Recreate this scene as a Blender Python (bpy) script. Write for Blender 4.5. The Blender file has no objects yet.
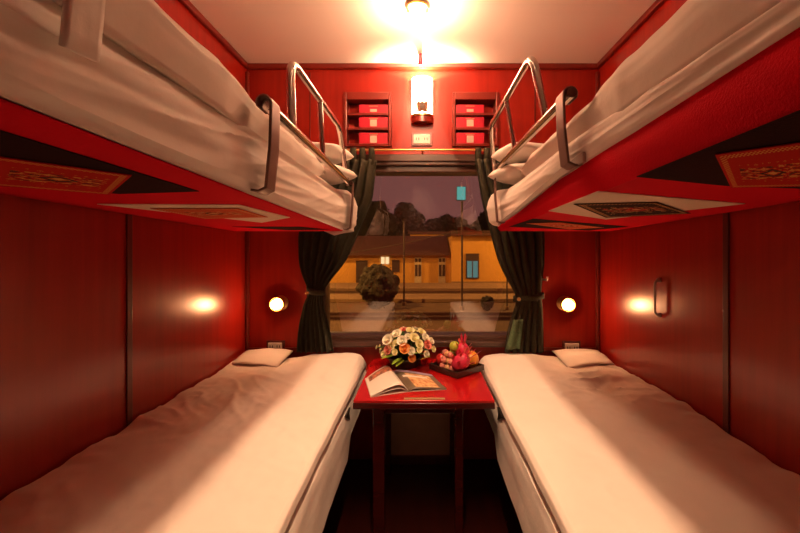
import bpy, bmesh, math, random
from mathutils import Vector, Matrix, noise

# ------------------------------------------------------------------ camera, world, exposure
F, VX, VY, ZC = 376.0, 422.5, 249.0, 1.23
S = bpy.context.scene
COL = S.collection
cam_d = bpy.data.cameras.new('camera')
cam_d.sensor_width = 36.0
cam_d.lens = F / 800 * 36
cam_d.shift_x = -(VX - 400) / 800
cam_d.shift_y = -(266.5 - VY) / 800
cam_d.clip_start = 0.02
cam_d.clip_end = 500
cam = bpy.data.objects.new('camera', cam_d)
COL.objects.link(cam)
cam.location = (0, 0, ZC)
cam.rotation_euler = (math.pi / 2, 0, 0)
S.camera = cam
S.view_settings.view_transform = 'Standard'
S.view_settings.look = 'None'
S.view_settings.gamma = 1
S.view_settings.use_curve_mapping = False
S.view_settings.exposure = 1.2
S.cycles.use_denoising = True
S.cycles.max_bounces = 8
S.cycles.diffuse_bounces = 5
S.cycles.glossy_bounces = 4
S.cycles.sample_clamp_indirect = 5

world = bpy.data.worlds.new('night_sky')
S.world = world
world.use_nodes = True
wn = world.node_tree.nodes
wb = wn['Background']
wb.inputs[0].default_value = (0.125, 0.048, 0.045, 1)
wb.inputs[1].default_value = 1.0

WARM = (1.0, 0.51, 0.275)
# strengths of the lamps (used in the builders of the lamps)
P_GLOBE, P_SCONCE, P_READ, P_STRIP = 165, 12, 60, 15
SUNK = []

def lamp(name, kind, loc, power, color=WARM, rot=(0, 0, 0), parent=None, **kw):
    d = bpy.data.lights.new(name, kind)
    d.energy = power
    d.color = color
    for k, v in kw.items():
        setattr(d, k, v)
    o = bpy.data.objects.new(name, d)
    COL.objects.link(o)
    o.location = loc
    o.rotation_euler = rot
    if parent:
        o.parent = parent
        o.matrix_parent_inverse = Matrix.Translation(-parent.location)
    return o

# ------------------------------------------------------------------ coordinates
def W(px, py, Y):
    return Vector(((px - VX) * Y / F, Y, ZC + (VY - py) * Y / F))

def PX(px, py, X):
    Y = X * F / (px - VX)
    return Vector((X, Y, ZC + (VY - py) * Y / F))

def PZ(px, py, Z):
    Y = (ZC - Z) * F / (py - VY)
    return Vector(((px - VX) * Y / F, Y, Z))

# ------------------------------------------------------------------ materials
def srgb(r, g, b):
    f = lambda c: (c / 255 / 12.92) if c / 255 <= 0.04045 else ((c / 255 + 0.055) / 1.055) ** 2.4
    return (f(r), f(g), f(b), 1)

class NT:
    def __init__(s, name):
        s.m = bpy.data.materials.new(name)
        s.m.use_nodes = True
        s.t = s.m.node_tree
        s.n = s.t.nodes
        s.b = s.n['Principled BSDF']
    def add(s, typ, **kw):
        n = s.n.new(typ)
        for k, v in kw.items():
            setattr(n, k, v)
        return n
    def link(s, a, b):
        s.t.links.new(a, b)
    def math(s, op, a, b=None, clamp=False):
        n = s.add('ShaderNodeMath', operation=op, use_clamp=clamp)
        for i, v in enumerate((a, b)):
            if v is None: continue
            if isinstance(v, (int, float)): n.inputs[i].default_value = v
            else: s.link(v, n.inputs[i])
        return n.outputs[0]
    def mix(s, fac, a, b):
        n = s.add('ShaderNodeMix', data_type='RGBA')
        if isinstance(fac, (int, float)): n.inputs[0].default_value = fac
        else: s.link(fac, n.inputs[0])
        for i, v in ((6, a), (7, b)):
            if isinstance(v, tuple): n.inputs[i].default_value = v if len(v) == 4 else (*v, 1)
            else: s.link(v, n.inputs[i])
        return n.outputs[2]
    def noise(s, scale, coord=None, detail=4, rough=0.55, mapping=None):
        tc = s.add('ShaderNodeTexCoord')
        src = tc.outputs[coord or 'Object']
        if mapping:
            mp = s.add('ShaderNodeMapping')
            mp.inputs['Scale'].default_value = mapping
            s.link(src, mp.inputs[0]); src = mp.outputs[0]
        n = s.add('ShaderNodeTexNoise')
        n.inputs['Scale'].default_value = scale
        n.inputs['Detail'].default_value = detail
        n.inputs['Roughness'].default_value = rough
        s.link(src, n.inputs['Vector'])
        return n.outputs[0]
    def bump(s, h, strength=0.3, dist=0.01):
        n = s.add('ShaderNodeBump')
        n.inputs['Strength'].default_value = strength
        n.inputs['Distance'].default_value = dist
        s.link(h, n.inputs['Height'])
        s.link(n.outputs[0], s.b.inputs['Normal'])
    def set(s, **kw):
        for k, v in kw.items():
            s.b.inputs[k.replace('_', ' ')].default_value = v
        return s

def wood(name, c1, c2, rough=0.3, stretch=(14, 14, 0.7), scale=2.2, coat=0.3, spec=0.5, bump=0.04):
    t = NT(name)
    n = t.noise(scale, mapping=stretch, detail=6)
    n2 = t.noise(1.3, detail=2)
    r = t.add('ShaderNodeValToRGB')
    r.color_ramp.elements[0].position, r.color_ramp.elements[1].position = 0.3, 0.72
    r.color_ramp.elements[0].color, r.color_ramp.elements[1].color = (*c1, 1), (*c2, 1)
    t.link(n, r.inputs[0])
    c = t.mix(t.math('MULTIPLY', n2, 0.5), r.outputs[0], (*c1, 1))
    t.link(c, t.b.inputs['Base Color'])
    t.set(Roughness=rough, Coat_Weight=coat, Coat_Roughness=0.22, Specular_IOR_Level=spec)
    t.bump(n, bump, 0.004)
    return t.m

def cloth(name, c, c2=None, scale=60, rough=0.9, bump=0.15, sheen=0.0, bs=25):
    t = NT(name)
    n = t.noise(scale, detail=3)
    c2 = c2 or tuple(x * 0.85 for x in c)
    t.link(t.mix(n, (*c, 1), (*c2, 1)), t.b.inputs['Base Color'])
    t.set(Roughness=rough, Sheen_Weight=sheen, Specular_IOR_Level=0.06)
    t.bump(t.noise(bs, detail=5), bump, 0.01)
    return t.m

def plain(name, c, rough=0.5, metal=0.0, scale=30, var=0.85, **kw):
    t = NT(name)
    n = t.noise(scale, detail=3)
    t.link(t.mix(n, (*c, 1), (*[x * var for x in c], 1)), t.b.inputs['Base Color'])
    t.set(Roughness=rough, Metallic=metal, **kw)
    return t.m

def glow(name, c, strength):
    t = NT(name)
    t.set(Emission_Strength=strength)
    t.b.inputs['Emission Color'].default_value = (*c, 1)
    t.b.inputs['Base Color'].default_value = (0.04, 0.04, 0.04, 1)
    return t.m

M = {}
M['wall'] = wood('mahogany_lacquer', (0.235, 0.007, 0.003), (0.34, 0.013, 0.005), rough=0.30, coat=0.6, spec=0.35)
M['wall_end'] = wood('mahogany_end_wall', (0.25, 0.010, 0.004), (0.36, 0.018, 0.007), rough=0.4, coat=0.15, spec=0.3)
M['wall_dark'] = wood('dark_mahogany', (0.075, 0.006, 0.003), (0.14, 0.013, 0.006), rough=0.35)
M['trim'] = wood('trim_mahogany', (0.13, 0.008, 0.004), (0.22, 0.018, 0.007), rough=0.3, stretch=(2, 2, 2))
M['floor'] = wood('floor_boards', (0.022, 0.003, 0.002), (0.045, 0.006, 0.003), rough=0.3, stretch=(12, 0.8, 4))
M['frame'] = wood('dark_window_frame', (0.045, 0.018, 0.011), (0.085, 0.036, 0.022), rough=0.4, stretch=(0.7, 10, 12))
M['ceiling'] = plain('ceiling_paint', (0.88, 0.82, 0.76), 0.45, scale=3, var=0.97)
M['sheet'] = cloth('white_sheet', (0.86, 0.82, 0.77), (0.80, 0.76, 0.71), scale=9, bump=0.22, bs=14)
M['quilt'] = cloth('cream_quilt', (0.84, 0.79, 0.73), (0.77, 0.71, 0.65), scale=7, bump=0.22, bs=10)
M['pillow'] = cloth('pillow_cotton', (0.88, 0.85, 0.80), (0.82, 0.79, 0.74), scale=8, bump=0.12)
M['crimson'] = cloth('crimson_fabric', (0.62, 0.004, 0.018), (0.52, 0.003, 0.014), scale=160, bump=0.2, bs=260)
M['black_patch'] = cloth('black_brocade', (0.035, 0.010, 0.009), (0.012, 0.004, 0.004), scale=120, bump=0.2, bs=240)
M['cream_patch'] = cloth('cream_brocade', (0.72, 0.60, 0.48), (0.66, 0.54, 0.42), scale=90, bump=0.15, bs=240)
M['chrome'] = plain('chrome', (0.78, 0.72, 0.68), 0.16, 1.0)
M['bracket'] = plain('brown_bracket_metal', (0.17, 0.085, 0.065), 0.45, 0.2, scale=12)
M['steel'] = plain('grey_steel', (0.42, 0.36, 0.32), 0.5, 0.4)
M['emblem'] = plain('dark_gold', (0.13, 0.040, 0.006), 0.7, 0.0)
M['brass'] = plain('brass', (0.75, 0.48, 0.16), 0.28, 1.0)
M['table'] = wood('red_lacquer', (0.40, 0.004, 0.006), (0.52, 0.008, 0.008), rough=0.16, stretch=(8, 0.7, 8), coat=0.7, bump=0.01)
M['table_edge'] = wood('dark_table_edge', (0.045, 0.003, 0.002), (0.08, 0.005, 0.003), rough=0.25, stretch=(1, 8, 8))
M['plastic'] = plain('ivory_plastic', (0.80, 0.74, 0.64), 0.4)
M['dark'] = plain('black_plastic', (0.02, 0.014, 0.012), 0.45)
M['green'] = cloth('green_curtain', (0.055, 0.052, 0.033), (0.032, 0.030, 0.019), scale=40, bump=0.1, sheen=0.05, bs=200)
M['green_light'] = cloth('pale_green_lining', (0.15, 0.22, 0.12), (0.04, 0.08, 0.04), scale=90, bump=0.1, bs=200)
M['grime'] = plain('worn_beige_panel', (0.75, 0.55, 0.38), 0.6, scale=7, var=0.6)
M['redbox'] = plain('red_packet', (0.50, 0.008, 0.035), 0.4)
M['gold_print_and_glare'] = plain('gold_print_and_glare', (0.72, 0.52, 0.26), 0.35, 0.3, scale=300, var=0.2)
M['white_print'] = plain('pale_print', (0.75, 0.68, 0.55), 0.5, scale=400, var=0.3)
M['lacquer_black'] = plain('black_lacquer', (0.035, 0.016, 0.012), 0.25, Coat_Weight=0.4)
M['leaf'] = plain('leaf', (0.06, 0.16, 0.015), 0.45, scale=20, var=0.5)
M['leaf_light'] = plain('lime_leaf', (0.30, 0.50, 0.04), 0.45, scale=20, var=0.6)
M['rose_cream'] = plain('cream_petal', (0.90, 0.86, 0.50), 0.6, scale=50)
M['rose_white'] = plain('white_petal', (0.92, 0.90, 0.74), 0.6, scale=50)
M['rose_pink'] = plain('pink_petal', (0.80, 0.28, 0.22), 0.6, scale=50)
M['rose_orange'] = plain('orange_petal', (0.85, 0.36, 0.08), 0.6, scale=50)
M['wicker'] = plain('dark_wicker', (0.07, 0.030, 0.014), 0.6, scale=140, var=0.3)
M['dragon'] = plain('dragon_fruit_skin', (0.72, 0.035, 0.10), 0.4, scale=18, var=0.6)
M['dragon_tip'] = plain('dragon_fruit_scale', (0.62, 0.10, 0.08), 0.45, scale=30)
M['mango'] = plain('mango_skin', (0.85, 0.34, 0.04), 0.35, scale=9, var=0.55)
M['apple'] = plain('apple_skin', (0.60, 0.03, 0.025), 0.3, scale=14, var=0.5)
M['lychee'] = plain('rambutan_skin', (0.75, 0.25, 0.20), 0.5, scale=60, var=0.5)
M['longan'] = plain('longan_skin', (0.72, 0.42, 0.20), 0.5, scale=40, var=0.7)
M['pear'] = plain('green_apple_skin', (0.45, 0.50, 0.06), 0.35, scale=12, var=0.7)
M['stem'] = plain('fruit_stem', (0.12, 0.07, 0.03), 0.7)
M['paper'] = plain('paper', (0.80, 0.76, 0.68), 0.5)
M['bark'] = plain('bark', (0.05, 0.03, 0.02), 0.9)
M['bush'] = plain('bush_leaves', (0.050, 0.034, 0.012), 0.8, scale=4, var=0.4)
M['tree'] = plain('tree_leaves', (0.045, 0.032, 0.014), 0.85, scale=2, var=0.4)
M['yellow'] = plain('ochre_plaster', (0.72, 0.36, 0.06), 0.85, scale=0.5, var=0.75)
M['roof'] = plain('clay_roof', (0.10, 0.035, 0.02), 0.8, scale=2, var=0.7)
M['door_wood'] = plain('painted_door', (0.60, 0.45, 0.25), 0.7, scale=3)
M['door_dark'] = plain('dark_door', (0.06, 0.03, 0.02), 0.7)
M['platform'] = plain('platform_concrete', (0.34, 0.20, 0.09), 0.9, scale=0.8, var=0.6)
M['gravel'] = plain('trackside_gravel', (0.16, 0.085, 0.035), 0.95, scale=2.5, var=0.45)
M['rail'] = plain('rail_steel', (0.20, 0.12, 0.07), 0.5, 0.5)
M['post'] = plain('post_paint', (0.07, 0.04, 0.025), 0.7)
M['lit_pane'] = glow('lit_pane', (1.0, 0.80, 0.45), 0.8)
M['cyan_pane'] = glow('cyan_lit_pane', (0.10, 0.42, 0.46), 0.32)
M['cyan_sign'] = glow('cyan_lit_sign', (0.12, 0.75, 0.75), 0.40)
M['sodium'] = glow('sodium_lamp_glass', (1.0, 0.55, 0.15), 6)
M['globe'] = glow('ceiling_globe', WARM, P_GLOBE)
M['shade'] = glow('sconce_shade', (1.0, 0.66, 0.38), P_SCONCE)
M['bulb'] = glow('reading_bulb', (1.0, 0.47, 0.21), P_READ)

def glass_mat():
    m = bpy.data.materials.new('window_glass')
    m.use_nodes = True
    t = m.node_tree
    t.nodes.clear()
    o = t.nodes.new('ShaderNodeOutputMaterial')
    tr = t.nodes.new('ShaderNodeBsdfTransparent')
    tr.inputs[0].default_value = (0.86, 0.80, 0.76, 1)
    g = t.nodes.new('ShaderNodeBsdfGlossy')
    g.inputs['Roughness'].default_value = 0.0
    f = t.nodes.new('ShaderNodeFresnel')
    f.inputs[0].default_value = 2.3
    mx = t.nodes.new('ShaderNodeMixShader')
    t.links.new(f.outputs[0], mx.inputs[0])
    t.links.new(tr.outputs[0], mx.inputs[1])
    t.links.new(g.outputs[0], mx.inputs[2])
    t.links.new(mx.outputs[0], o.inputs[0])
    return m
M['glass'] = glass_mat()

def embroidery(name, ground, motif1, motif2, dens=9.0):
    """woven panel: a stepped border, a row of medallions and small scattered motifs (pattern only)"""
    t = NT(name)
    uv = t.add('ShaderNodeTexCoord').outputs['UV']
    sp = t.add('ShaderNodeSeparateXYZ')
    t.link(uv, sp.inputs[0])
    u, v = sp.outputs[0], sp.outputs[1]
    du = t.math('ABSOLUTE', t.math('SUBTRACT', u, 0.5))
    dv = t.math('ABSOLUTE', t.math('SUBTRACT', v, 0.5))
    edge = t.math('MAXIMUM', du, dv)
    band = t.math('MULTIPLY', t.math('GREATER_THAN', edge, 0.415), t.math('LESS_THAN', edge, 0.47))
    ck = t.add('ShaderNodeTexChecker')
    ck.inputs['Scale'].default_value = 44
    t.link(uv, ck.inputs[0])
    band = t.math('MULTIPLY', band, ck.outputs[1])
    vor = t.add('ShaderNodeTexVoronoi', distance='MANHATTAN')
    vor.inputs['Scale'].default_value = dens
    vor.inputs['Randomness'].default_value = 0.25
    t.link(uv, vor.inputs['Vector'])
    d = vor.outputs['Distance']
    ring = t.math('MULTIPLY', t.math('GREATER_THAN', d, 0.22), t.math('LESS_THAN', d, 0.34))
    core = t.math('LESS_THAN', d, 0.12)
    rows = t.math('LESS_THAN', dv, 0.26)
    inner = t.math('MULTIPLY', t.math('LESS_THAN', du, 0.38), rows)
    nz = t.noise(55, coord='UV', detail=2)
    broken = t.math('GREATER_THAN', nz, 0.47)
    m1 = t.math('MULTIPLY', t.math('MULTIPLY', t.math('ADD', ring, core, clamp=True), inner), broken)
    med = t.math('ADD', t.math('MULTIPLY', du, 1.0), t.math('MULTIPLY', dv, 1.4))
    med_r = t.math('MULTIPLY', t.math('MULTIPLY', t.math('GREATER_THAN', med, 0.10), t.math('LESS_THAN', med, 0.15)), 1.0)
    med_c = t.math('LESS_THAN', med, 0.06)
    sw = t.noise(9, coord='UV', detail=3, mapping=(1.0, 2.2, 1))
    zone = t.math('MULTIPLY', t.math('LESS_THAN', du, 0.33), t.math('LESS_THAN', dv, 0.17))
    g1 = t.math('MULTIPLY', zone, t.math('GREATER_THAN', sw, 0.56))
    g2 = t.math('MULTIPLY', zone, t.math('LESS_THAN', sw, 0.45))
    c = t.mix(t.math('MULTIPLY', m1, 0.7), ground, motif1)
    c = t.mix(t.math('MULTIPLY', g1, 0.75), c, motif1)
    c = t.mix(t.math('MULTIPLY', g2, 0.8), c, motif2)
    c = t.mix(t.math('MULTIPLY', band, 0.75), c, motif1)
    c = t.mix(med_r, c, motif2)
    c = t.mix(med_c, c, motif1)
    t.link(c, t.b.inputs['Base Color'])
    t.set(Roughness=0.9, Specular_IOR_Level=0.05)
    return t.m
M['emb_red'] = embroidery('red_embroidery', (0.42, 0.018, 0.012), (0.62, 0.36, 0.08), (0.05, 0.03, 0.02), 12)
M['emb_black'] = embroidery('black_embroidery', (0.035, 0.016, 0.012), (0.60, 0.32, 0.12), (0.45, 0.04, 0.03), 7)
M['emb_rust'] = embroidery('rust_embroidery', (0.50, 0.08, 0.03), (0.55, 0.36, 0.14), (0.08, 0.03, 0.02), 14)

def page_mat(name, kind):
    t = NT(name)
    uv = t.add('ShaderNodeTexCoord').outputs['UV']
    sp = t.add('ShaderNodeSeparateXYZ')
    t.link(uv, sp.inputs[0])
    u, v = sp.outputs[0], sp.outputs[1]
    def rect(a, b, c, d):
        return t.math('MULTIPLY', t.math('MULTIPLY', t.math('GREATER_THAN', u, a), t.math('LESS_THAN', u, b)),
                      t.math('MULTIPLY', t.math('GREATER_THAN', v, c), t.math('LESS_THAN', v, d)))
    nz = t.noise(9, coord='UV', detail=4)
    r = t.add('ShaderNodeValToRGB')
    e = r.color_ramp.elements
    t.link(nz, r.inputs[0])
    white = (0.80, 0.77, 0.70, 1)
    if kind == 'text':
        e[0].position, e[1].position = 0.35, 0.62
        e[0].color, e[1].color = (0.10, 0.05, 0.03, 1), (0.62, 0.22, 0.12, 1)
        c = t.mix(rect(0.10, 0.98, 0.70, 0.95), white, r.outputs[0])
    else:
        e[0].position, e[1].position = 0.32, 0.62
        e[0].color, e[1].color = (0.45, 0.12, 0.03, 1), (0.85, 0.62, 0.30, 1)
        c = t.mix(rect(0.22, 0.85, 0.06, 0.80), (0.16, 0.12, 0.08, 1), r.outputs[0])
        c = t.mix(rect(0.0, 1.0, 0.86, 1.0), c, (0.55, 0.45, 0.72, 1))
        c = t.mix(rect(0.12, 0.75, 0.58, 0.68), c, white)
    t.link(c, t.b.inputs['Base Color'])
    t.set(Roughness=0.35)
    return t.m
M['page_text'] = page_mat('page_of_text', 'text')
M['page_photo'] = page_mat('page_with_photo', 'photo')

# ------------------------------------------------------------------ mesh helpers
def BM():
    return bmesh.new()

def box(bm, x0, x1, y0, y1, z0, z1, bev=0.0):
    r = bmesh.ops.create_cube(bm, size=1)
    vs = r['verts']
    for v in vs:
        v.co = Vector((x0 + (v.co.x + 0.5) * (x1 - x0), y0 + (v.co.y + 0.5) * (y1 - y0), z0 + (v.co.z + 0.5) * (z1 - z0)))
    if bev > 0:
        es = list({e for v in vs for e in v.link_edges})
        bmesh.ops.bevel(bm, geom=es, offset=bev, segments=2, affect='EDGES', profile=0.5)
    return bm

def obox(bm, c, ax, ay, az, sx, sy, sz, bev=0.0):
    b = BM()
    box(b, -sx / 2, sx / 2, -sy / 2, sy / 2, -sz / 2, sz / 2, bev)
    m = Matrix((ax, ay, az)).transposed().to_4x4()
    m.translation = c
    me = bpy.data.meshes.new('t')
    b.transform(m)
    b.to_mesh(me)
    b.free()
    bm.from_mesh(me)
    bpy.data.meshes.remove(me)
    return bm

def frames(pts):
    out, prev = [], None
    for i, p in enumerate(pts):
        a = pts[max(i - 1, 0)]
        b = pts[min(i + 1, len(pts) - 1)]
        t = (b - a).normalized()
        if prev is None:
            up = Vector((0, 0, 1)) if abs(t.z) < 0.9 else Vector((1, 0, 0))
            n = (up - t * up.dot(t)).normalized()
        else:
            n = (prev - t * prev.dot(t)).normalized()
        prev = n
        out.append((t, n, t.cross(n)))
    return out

def tube(bm, pts, r, seg=12, cap=True, radii=None):
    pts = [Vector(p) for p in pts]
    rings = []
    for i, (p, (t, n, b)) in enumerate(zip(pts, frames(pts))):
        rr = radii[i] if radii else r
        rings.append([bm.verts.new(p + (n * math.cos(k * 2 * math.pi / seg) + b * math.sin(k * 2 * math.pi / seg)) * rr) for k in range(seg)])
    for a, b in zip(rings, rings[1:]):
        for k in range(seg):
            bm.faces.new((a[k], a[(k + 1) % seg], b[(k + 1) % seg], b[k]))
    if cap:
        bm.faces.new(rings[0][::-1])
        bm.faces.new(rings[-1])
    return bm

def rounded(pts, r, n=5):
    pts = [Vector(p) for p in pts]
    out = [pts[0]]
    for a, b, c in zip(pts, pts[1:], pts[2:]):
        d1, d2 = (a - b), (c - b)
        rr = min(r, d1.length * 0.45, d2.length * 0.45)
        p1, p2 = b + d1.normalized() * rr, b + d2.normalized() * rr
        for i in range(n + 1):
            t = i / n
            out.append(p1 * (1 - t) ** 2 + b * 2 * t * (1 - t) + p2 * t * t)
    out.append(pts[-1])
    return out

def lathe(bm, prof, c=(0, 0, 0), axis=None, seg=24):
    """prof: list of (radius, height)"""
    q = Vector((0, 0, 1)).rotation_difference(Vector(axis).normalized()) if axis is not None else None
    rings = []
    c = Vector(c)
    for r, h in prof:
        ring = []
        for k in range(seg):
            a = k * 2 * math.pi / seg
            p = Vector((r * math.cos(a), r * math.sin(a), h))
            if q: p = q @ p
            ring.append(bm.verts.new(c + p))
        rings.append(ring)
    for a, b in zip(rings, rings[1:]):
        for k in range(seg):
            bm.faces.new((a[k], a[(k + 1) % seg], b[(k + 1) % seg], b[k]))
    if prof[0][0] > 1e-6: bm.faces.new(rings[0][::-1])
    if prof[-1][0] > 1e-6: bm.faces.new(rings[-1])
    bmesh.ops.remove_doubles(bm, verts=bm.verts[:], dist=1e-6)
    return bm

def grid(bm, nu, nv, fn, uv=False):
    vs = [[bm.verts.new(fn(i / nu, j / nv)) for j in range(nv + 1)] for i in range(nu + 1)]
    L = bm.loops.layers.uv.verify() if uv else None
    for i in range(nu):
        for j in range(nv):
            f = bm.faces.new((vs[i][j], vs[i + 1][j], vs[i + 1][j + 1], vs[i][j + 1]))
            if uv:
                for lp, (a, b) in zip(f.loops, ((i, j), (i + 1, j), (i + 1, j + 1), (i, j + 1))):
                    lp[L].uv = (a / nu, b / nv)
    return vs

def ball(bm, c, r, sub=3, scale=(1, 1, 1), amp=0.0, fr=2.0, seed=0):
    res = bmesh.ops.create_icosphere(bm, subdivisions=sub, radius=1)
    c = Vector(c)
    for v in res['verts']:
        d = v.co.copy()
        k = 1 + amp * noise.noise(d * fr + Vector((seed * 7.3, seed * 3.1, 0)))
        v.co = c + Vector((d.x * scale[0], d.y * scale[1], d.z * scale[2])) * r * k
    return bm

def obj(name, bm, mat, parent=None, smooth=False, recalc=True, thick=0.0, label=None, sub=0, offs=-1, up=False):
    if recalc:
        bmesh.ops.recalc_face_normals(bm, faces=bm.faces[:])
    if up and sum(f.normal.z * f.calc_area() for f in bm.faces) < 0:
        bmesh.ops.reverse_faces(bm, faces=bm.faces[:])
    me = bpy.data.meshes.new(name)
    bm.to_mesh(me)
    bm.free()
    for p in me.polygons:
        p.use_smooth = bool(smooth)
    o = bpy.data.objects.new(name, me)
    me.materials.append(M[mat] if isinstance(mat, str) else mat)
    COL.objects.link(o)
    if smooth == 'auto':
        es = me.edges
        me.set_sharp_from_angle(angle=math.radians(38))
    if parent:
        o.parent = parent
        if parent.parent is None:
            o.matrix_parent_inverse = Matrix.Translation(-parent.location)
    if thick:
        md = o.modifiers.new('thickness', 'SOLIDIFY')
        md.thickness = thick
        md.offset = offs
    if sub:
        md = o.modifiers.new('smooth', 'SUBSURF')
        md.levels = md.render_levels = sub
    if label: o['label'] = label
    return o

def tag(o, label, cat, group=None):
    o['label'] = label
    o['category'] = cat
    if group: o['group'] = group
    return o

def thing(name, label, cat, loc, group=None):
    o = bpy.data.objects.new(name, None)
    o.empty_display_size = 0.05
    COL.objects.link(o)
    o.location = loc
    return tag(o, label, cat, group)

def struct(name, bm, mat, parent=None, **kw):
    o = obj(name, bm, mat, parent, **kw)
    if parent is None: o['kind'] = 'structure'
    return o

def dup(root, label, loc=None):
    r = root.copy()
    COL.objects.link(r)
    r['label'] = label
    if loc is not None: r.location = loc
    for ch in list(root.children):
        c = ch.copy()
        COL.objects.link(c)
        c.parent = r
        for g in list(ch.children):
            d = g.copy()
            COL.objects.link(d)
            d.parent = c
    return r

def N(x, y, z=0.0):
    return noise.noise(Vector((x, y, z)))

def lerp(a, b, t):
    return a + (b - a) * t

def interp(xs, ys, x):
    if x <= xs[0]: return ys[0]
    for a, b, c, d in zip(xs, xs[1:], ys, ys[1:]):
        if x <= b: return c + (d - c) * (x - a) / (b - a)
    return ys[-1]

# ------------------------------------------------------------------ the cabin shell
HW, YB, YF, HC = 1.03, 2.20, -0.70, ZC + 1.077
struct('floor', box(BM(), -HW - 0.06, HW + 0.06, YF - 0.06, YB + 0.06, -0.05, 0), 'floor')
struct('ceiling', box(BM(), -HW - 0.06, HW + 0.06, YF - 0.06, YB + 0.14, HC, HC + 0.05), 'ceiling')
struct('wall_left', box(BM(), -HW - 0.05, -HW, YF, YB, 0, HC), 'wall')
struct('wall_right', box(BM(), HW, HW + 0.05, YF, YB, 0, HC), 'wall')
struct('wall_front', box(BM(), -HW, HW, YF - 0.05, YF, 0, HC), 'wall_dark')

WX0, WX1, WZ0, WZ1 = -0.60, 0.60, ZC - 0.56, ZC + 0.53          # window opening
NL = (W(343.5, 0, YB).x, W(392, 0, YB).x)                        # niche openings
NR = (W(452, 0, YB).x, W(499, 0, YB).x)
NZ0, NZ1 = W(0, 147, YB).z, W(0, 92.5, YB).z
def wall_with_holes(bm, xs, zs, holes, y0, y1):
    for xa, xb in zip(xs, xs[1:]):
        for za, zb in zip(zs, zs[1:]):
            cx, cz = (xa + xb) / 2, (za + zb) / 2
            if any(h[0] < cx < h[1] and h[2] < cz < h[3] for h in holes): continue
            box(bm, xa, xb, y0, y1, za, zb)
    bmesh.ops.remove_doubles(bm, verts=bm.verts[:], dist=1e-5)
    return bm
bmw = wall_with_holes(BM(), [-HW, WX0, NL[0], NL[1], NR[0], NR[1], WX1, HW], [0, WZ0, WZ1, NZ0, NZ1, HC],
                      [(WX0, WX1, WZ0, WZ1), (NL[0], NL[1], NZ0, NZ1), (NR[0], NR[1], NZ0, NZ1)], YB, YB + 0.12)
struct('wall_back', bmw, 'wall_end')

def strip(name, bm, mat='trim'):
    return struct(name, bm, mat)
k = 0
# cornice below the ceiling
b = box(BM(), -HW, HW, YB - 0.025, YB, HC - 0.030, HC, 0.006); strip('trim_1', b)
b = box(BM(), -HW, -HW + 0.022, YF, YB - 0.025, HC - 0.030, HC, 0.006); strip('trim_2', b)
b = box(BM(), HW - 0.022, HW, YF, YB - 0.025, HC - 0.030, HC, 0.006); strip('trim_3', b)
# panel joints on the side walls and corner posts
yl = -HW * F / (128.5 - VX); yr = HW * F / (727 - VX)
b = box(BM(), -HW, -HW + 0.006, yl - 0.012, yl + 0.012, 0.3, HC - 0.05, 0.002); strip('trim_4', b, 'wall_dark')
b = box(BM(), HW - 0.006, HW, yr - 0.012, yr + 0.012, 0.3, HC - 0.05, 0.002); strip('trim_5', b, 'wall_dark')
b = box(BM(), -HW, -HW + 0.02, YB - 0.02, YB, 0, HC - 0.045, 0.006); strip('trim_6', b)
b = box(BM(), HW - 0.02, HW, YB - 0.02, YB, 0, HC - 0.045, 0.006); strip('trim_7', b)
xj = W(310, 0, YB).x
b = box(BM(), xj - 0.003, xj + 0.003, YB - 0.003, YB, WZ1 + 0.12, HC - 0.045); strip('trim_8', b, 'wall_dark')
xj = W(535, 0, YB).x
b = box(BM(), xj - 0.003, xj + 0.003, YB - 0.003, YB, WZ1 + 0.12, HC - 0.045); strip('trim_9', b, 'wall_dark')
b = box(BM(), -HW, WX0, YB - 0.012, YB, ZC - 0.60, ZC - 0.575, 0.003); strip('trim_10', b)
b = box(BM(), WX1, HW, YB - 0.012, YB, ZC - 0.60, ZC - 0.575, 0.003); strip('trim_11', b)

# the window: stepped dark wooden head, jambs, sill, one pane
gx0, gx1, gz0, gz1 = -0.565, 0.565, W(0, 335, YB).z, W(0, 173, YB).z
win = struct('window_1', box(BM(), WX0, gx0, YB - 0.01, YB + 0.10, WZ0, WZ1, 0.004), 'frame')
box_b = BM()
box(box_b, gx1, WX1, YB - 0.01, YB + 0.10, WZ0, WZ1, 0.004)
obj('window_jamb', box_b, 'frame', win)
b = BM()
box(b, WX0, WX1, YB - 0.045, YB + 0.10, gz1 + 0.035, WZ1, 0.006)
box(b, WX0, WX1, YB - 0.025, YB + 0.10, gz1, gz1 + 0.04, 0.005)
box(b, WX0, WX1, YB - 0.055, YB, WZ1 - 0.03, WZ1 + 0.012, 0.005)
obj('window_head', b, 'frame', win)
b = BM()
box(b, gx0, gx1, YB - 0.01, YB + 0.10, gz0 - 0.03, gz0, 0.005)
box(b, WX0, WX1, YB - 0.045, YB + 0.10, WZ0 - 0.005, gz0 - 0.025, 0.008)
obj('window_sill', b, 'frame', win)
obj('pane', box(BM(), gx0, gx1, YB + 0.045, YB + 0.05, gz0, gz1), 'glass', win)
for o in win.children: o.matrix_parent_inverse = Matrix.Identity(4)

# beige worn panel under the table
t = thing('heater_cover', 'worn beige panel on the wall under the red table', 'heater cover', (0, YB - 0.03, 0.02))
p0, p1 = W(384, 0, YB - 0.05).x, W(456, 0, YB - 0.05).x
obj('panel', box(BM(), p0, p1, YB - 0.045, YB - 0.001, 0.02, ZC - 0.68, 0.008), 'grime', t)
obj('plinth', box(BM(), p0 - 0.02, p1 + 0.02, YB - 0.06, YB - 0.001, 0, 0.05, 0.004), 'wall_dark', t)

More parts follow.
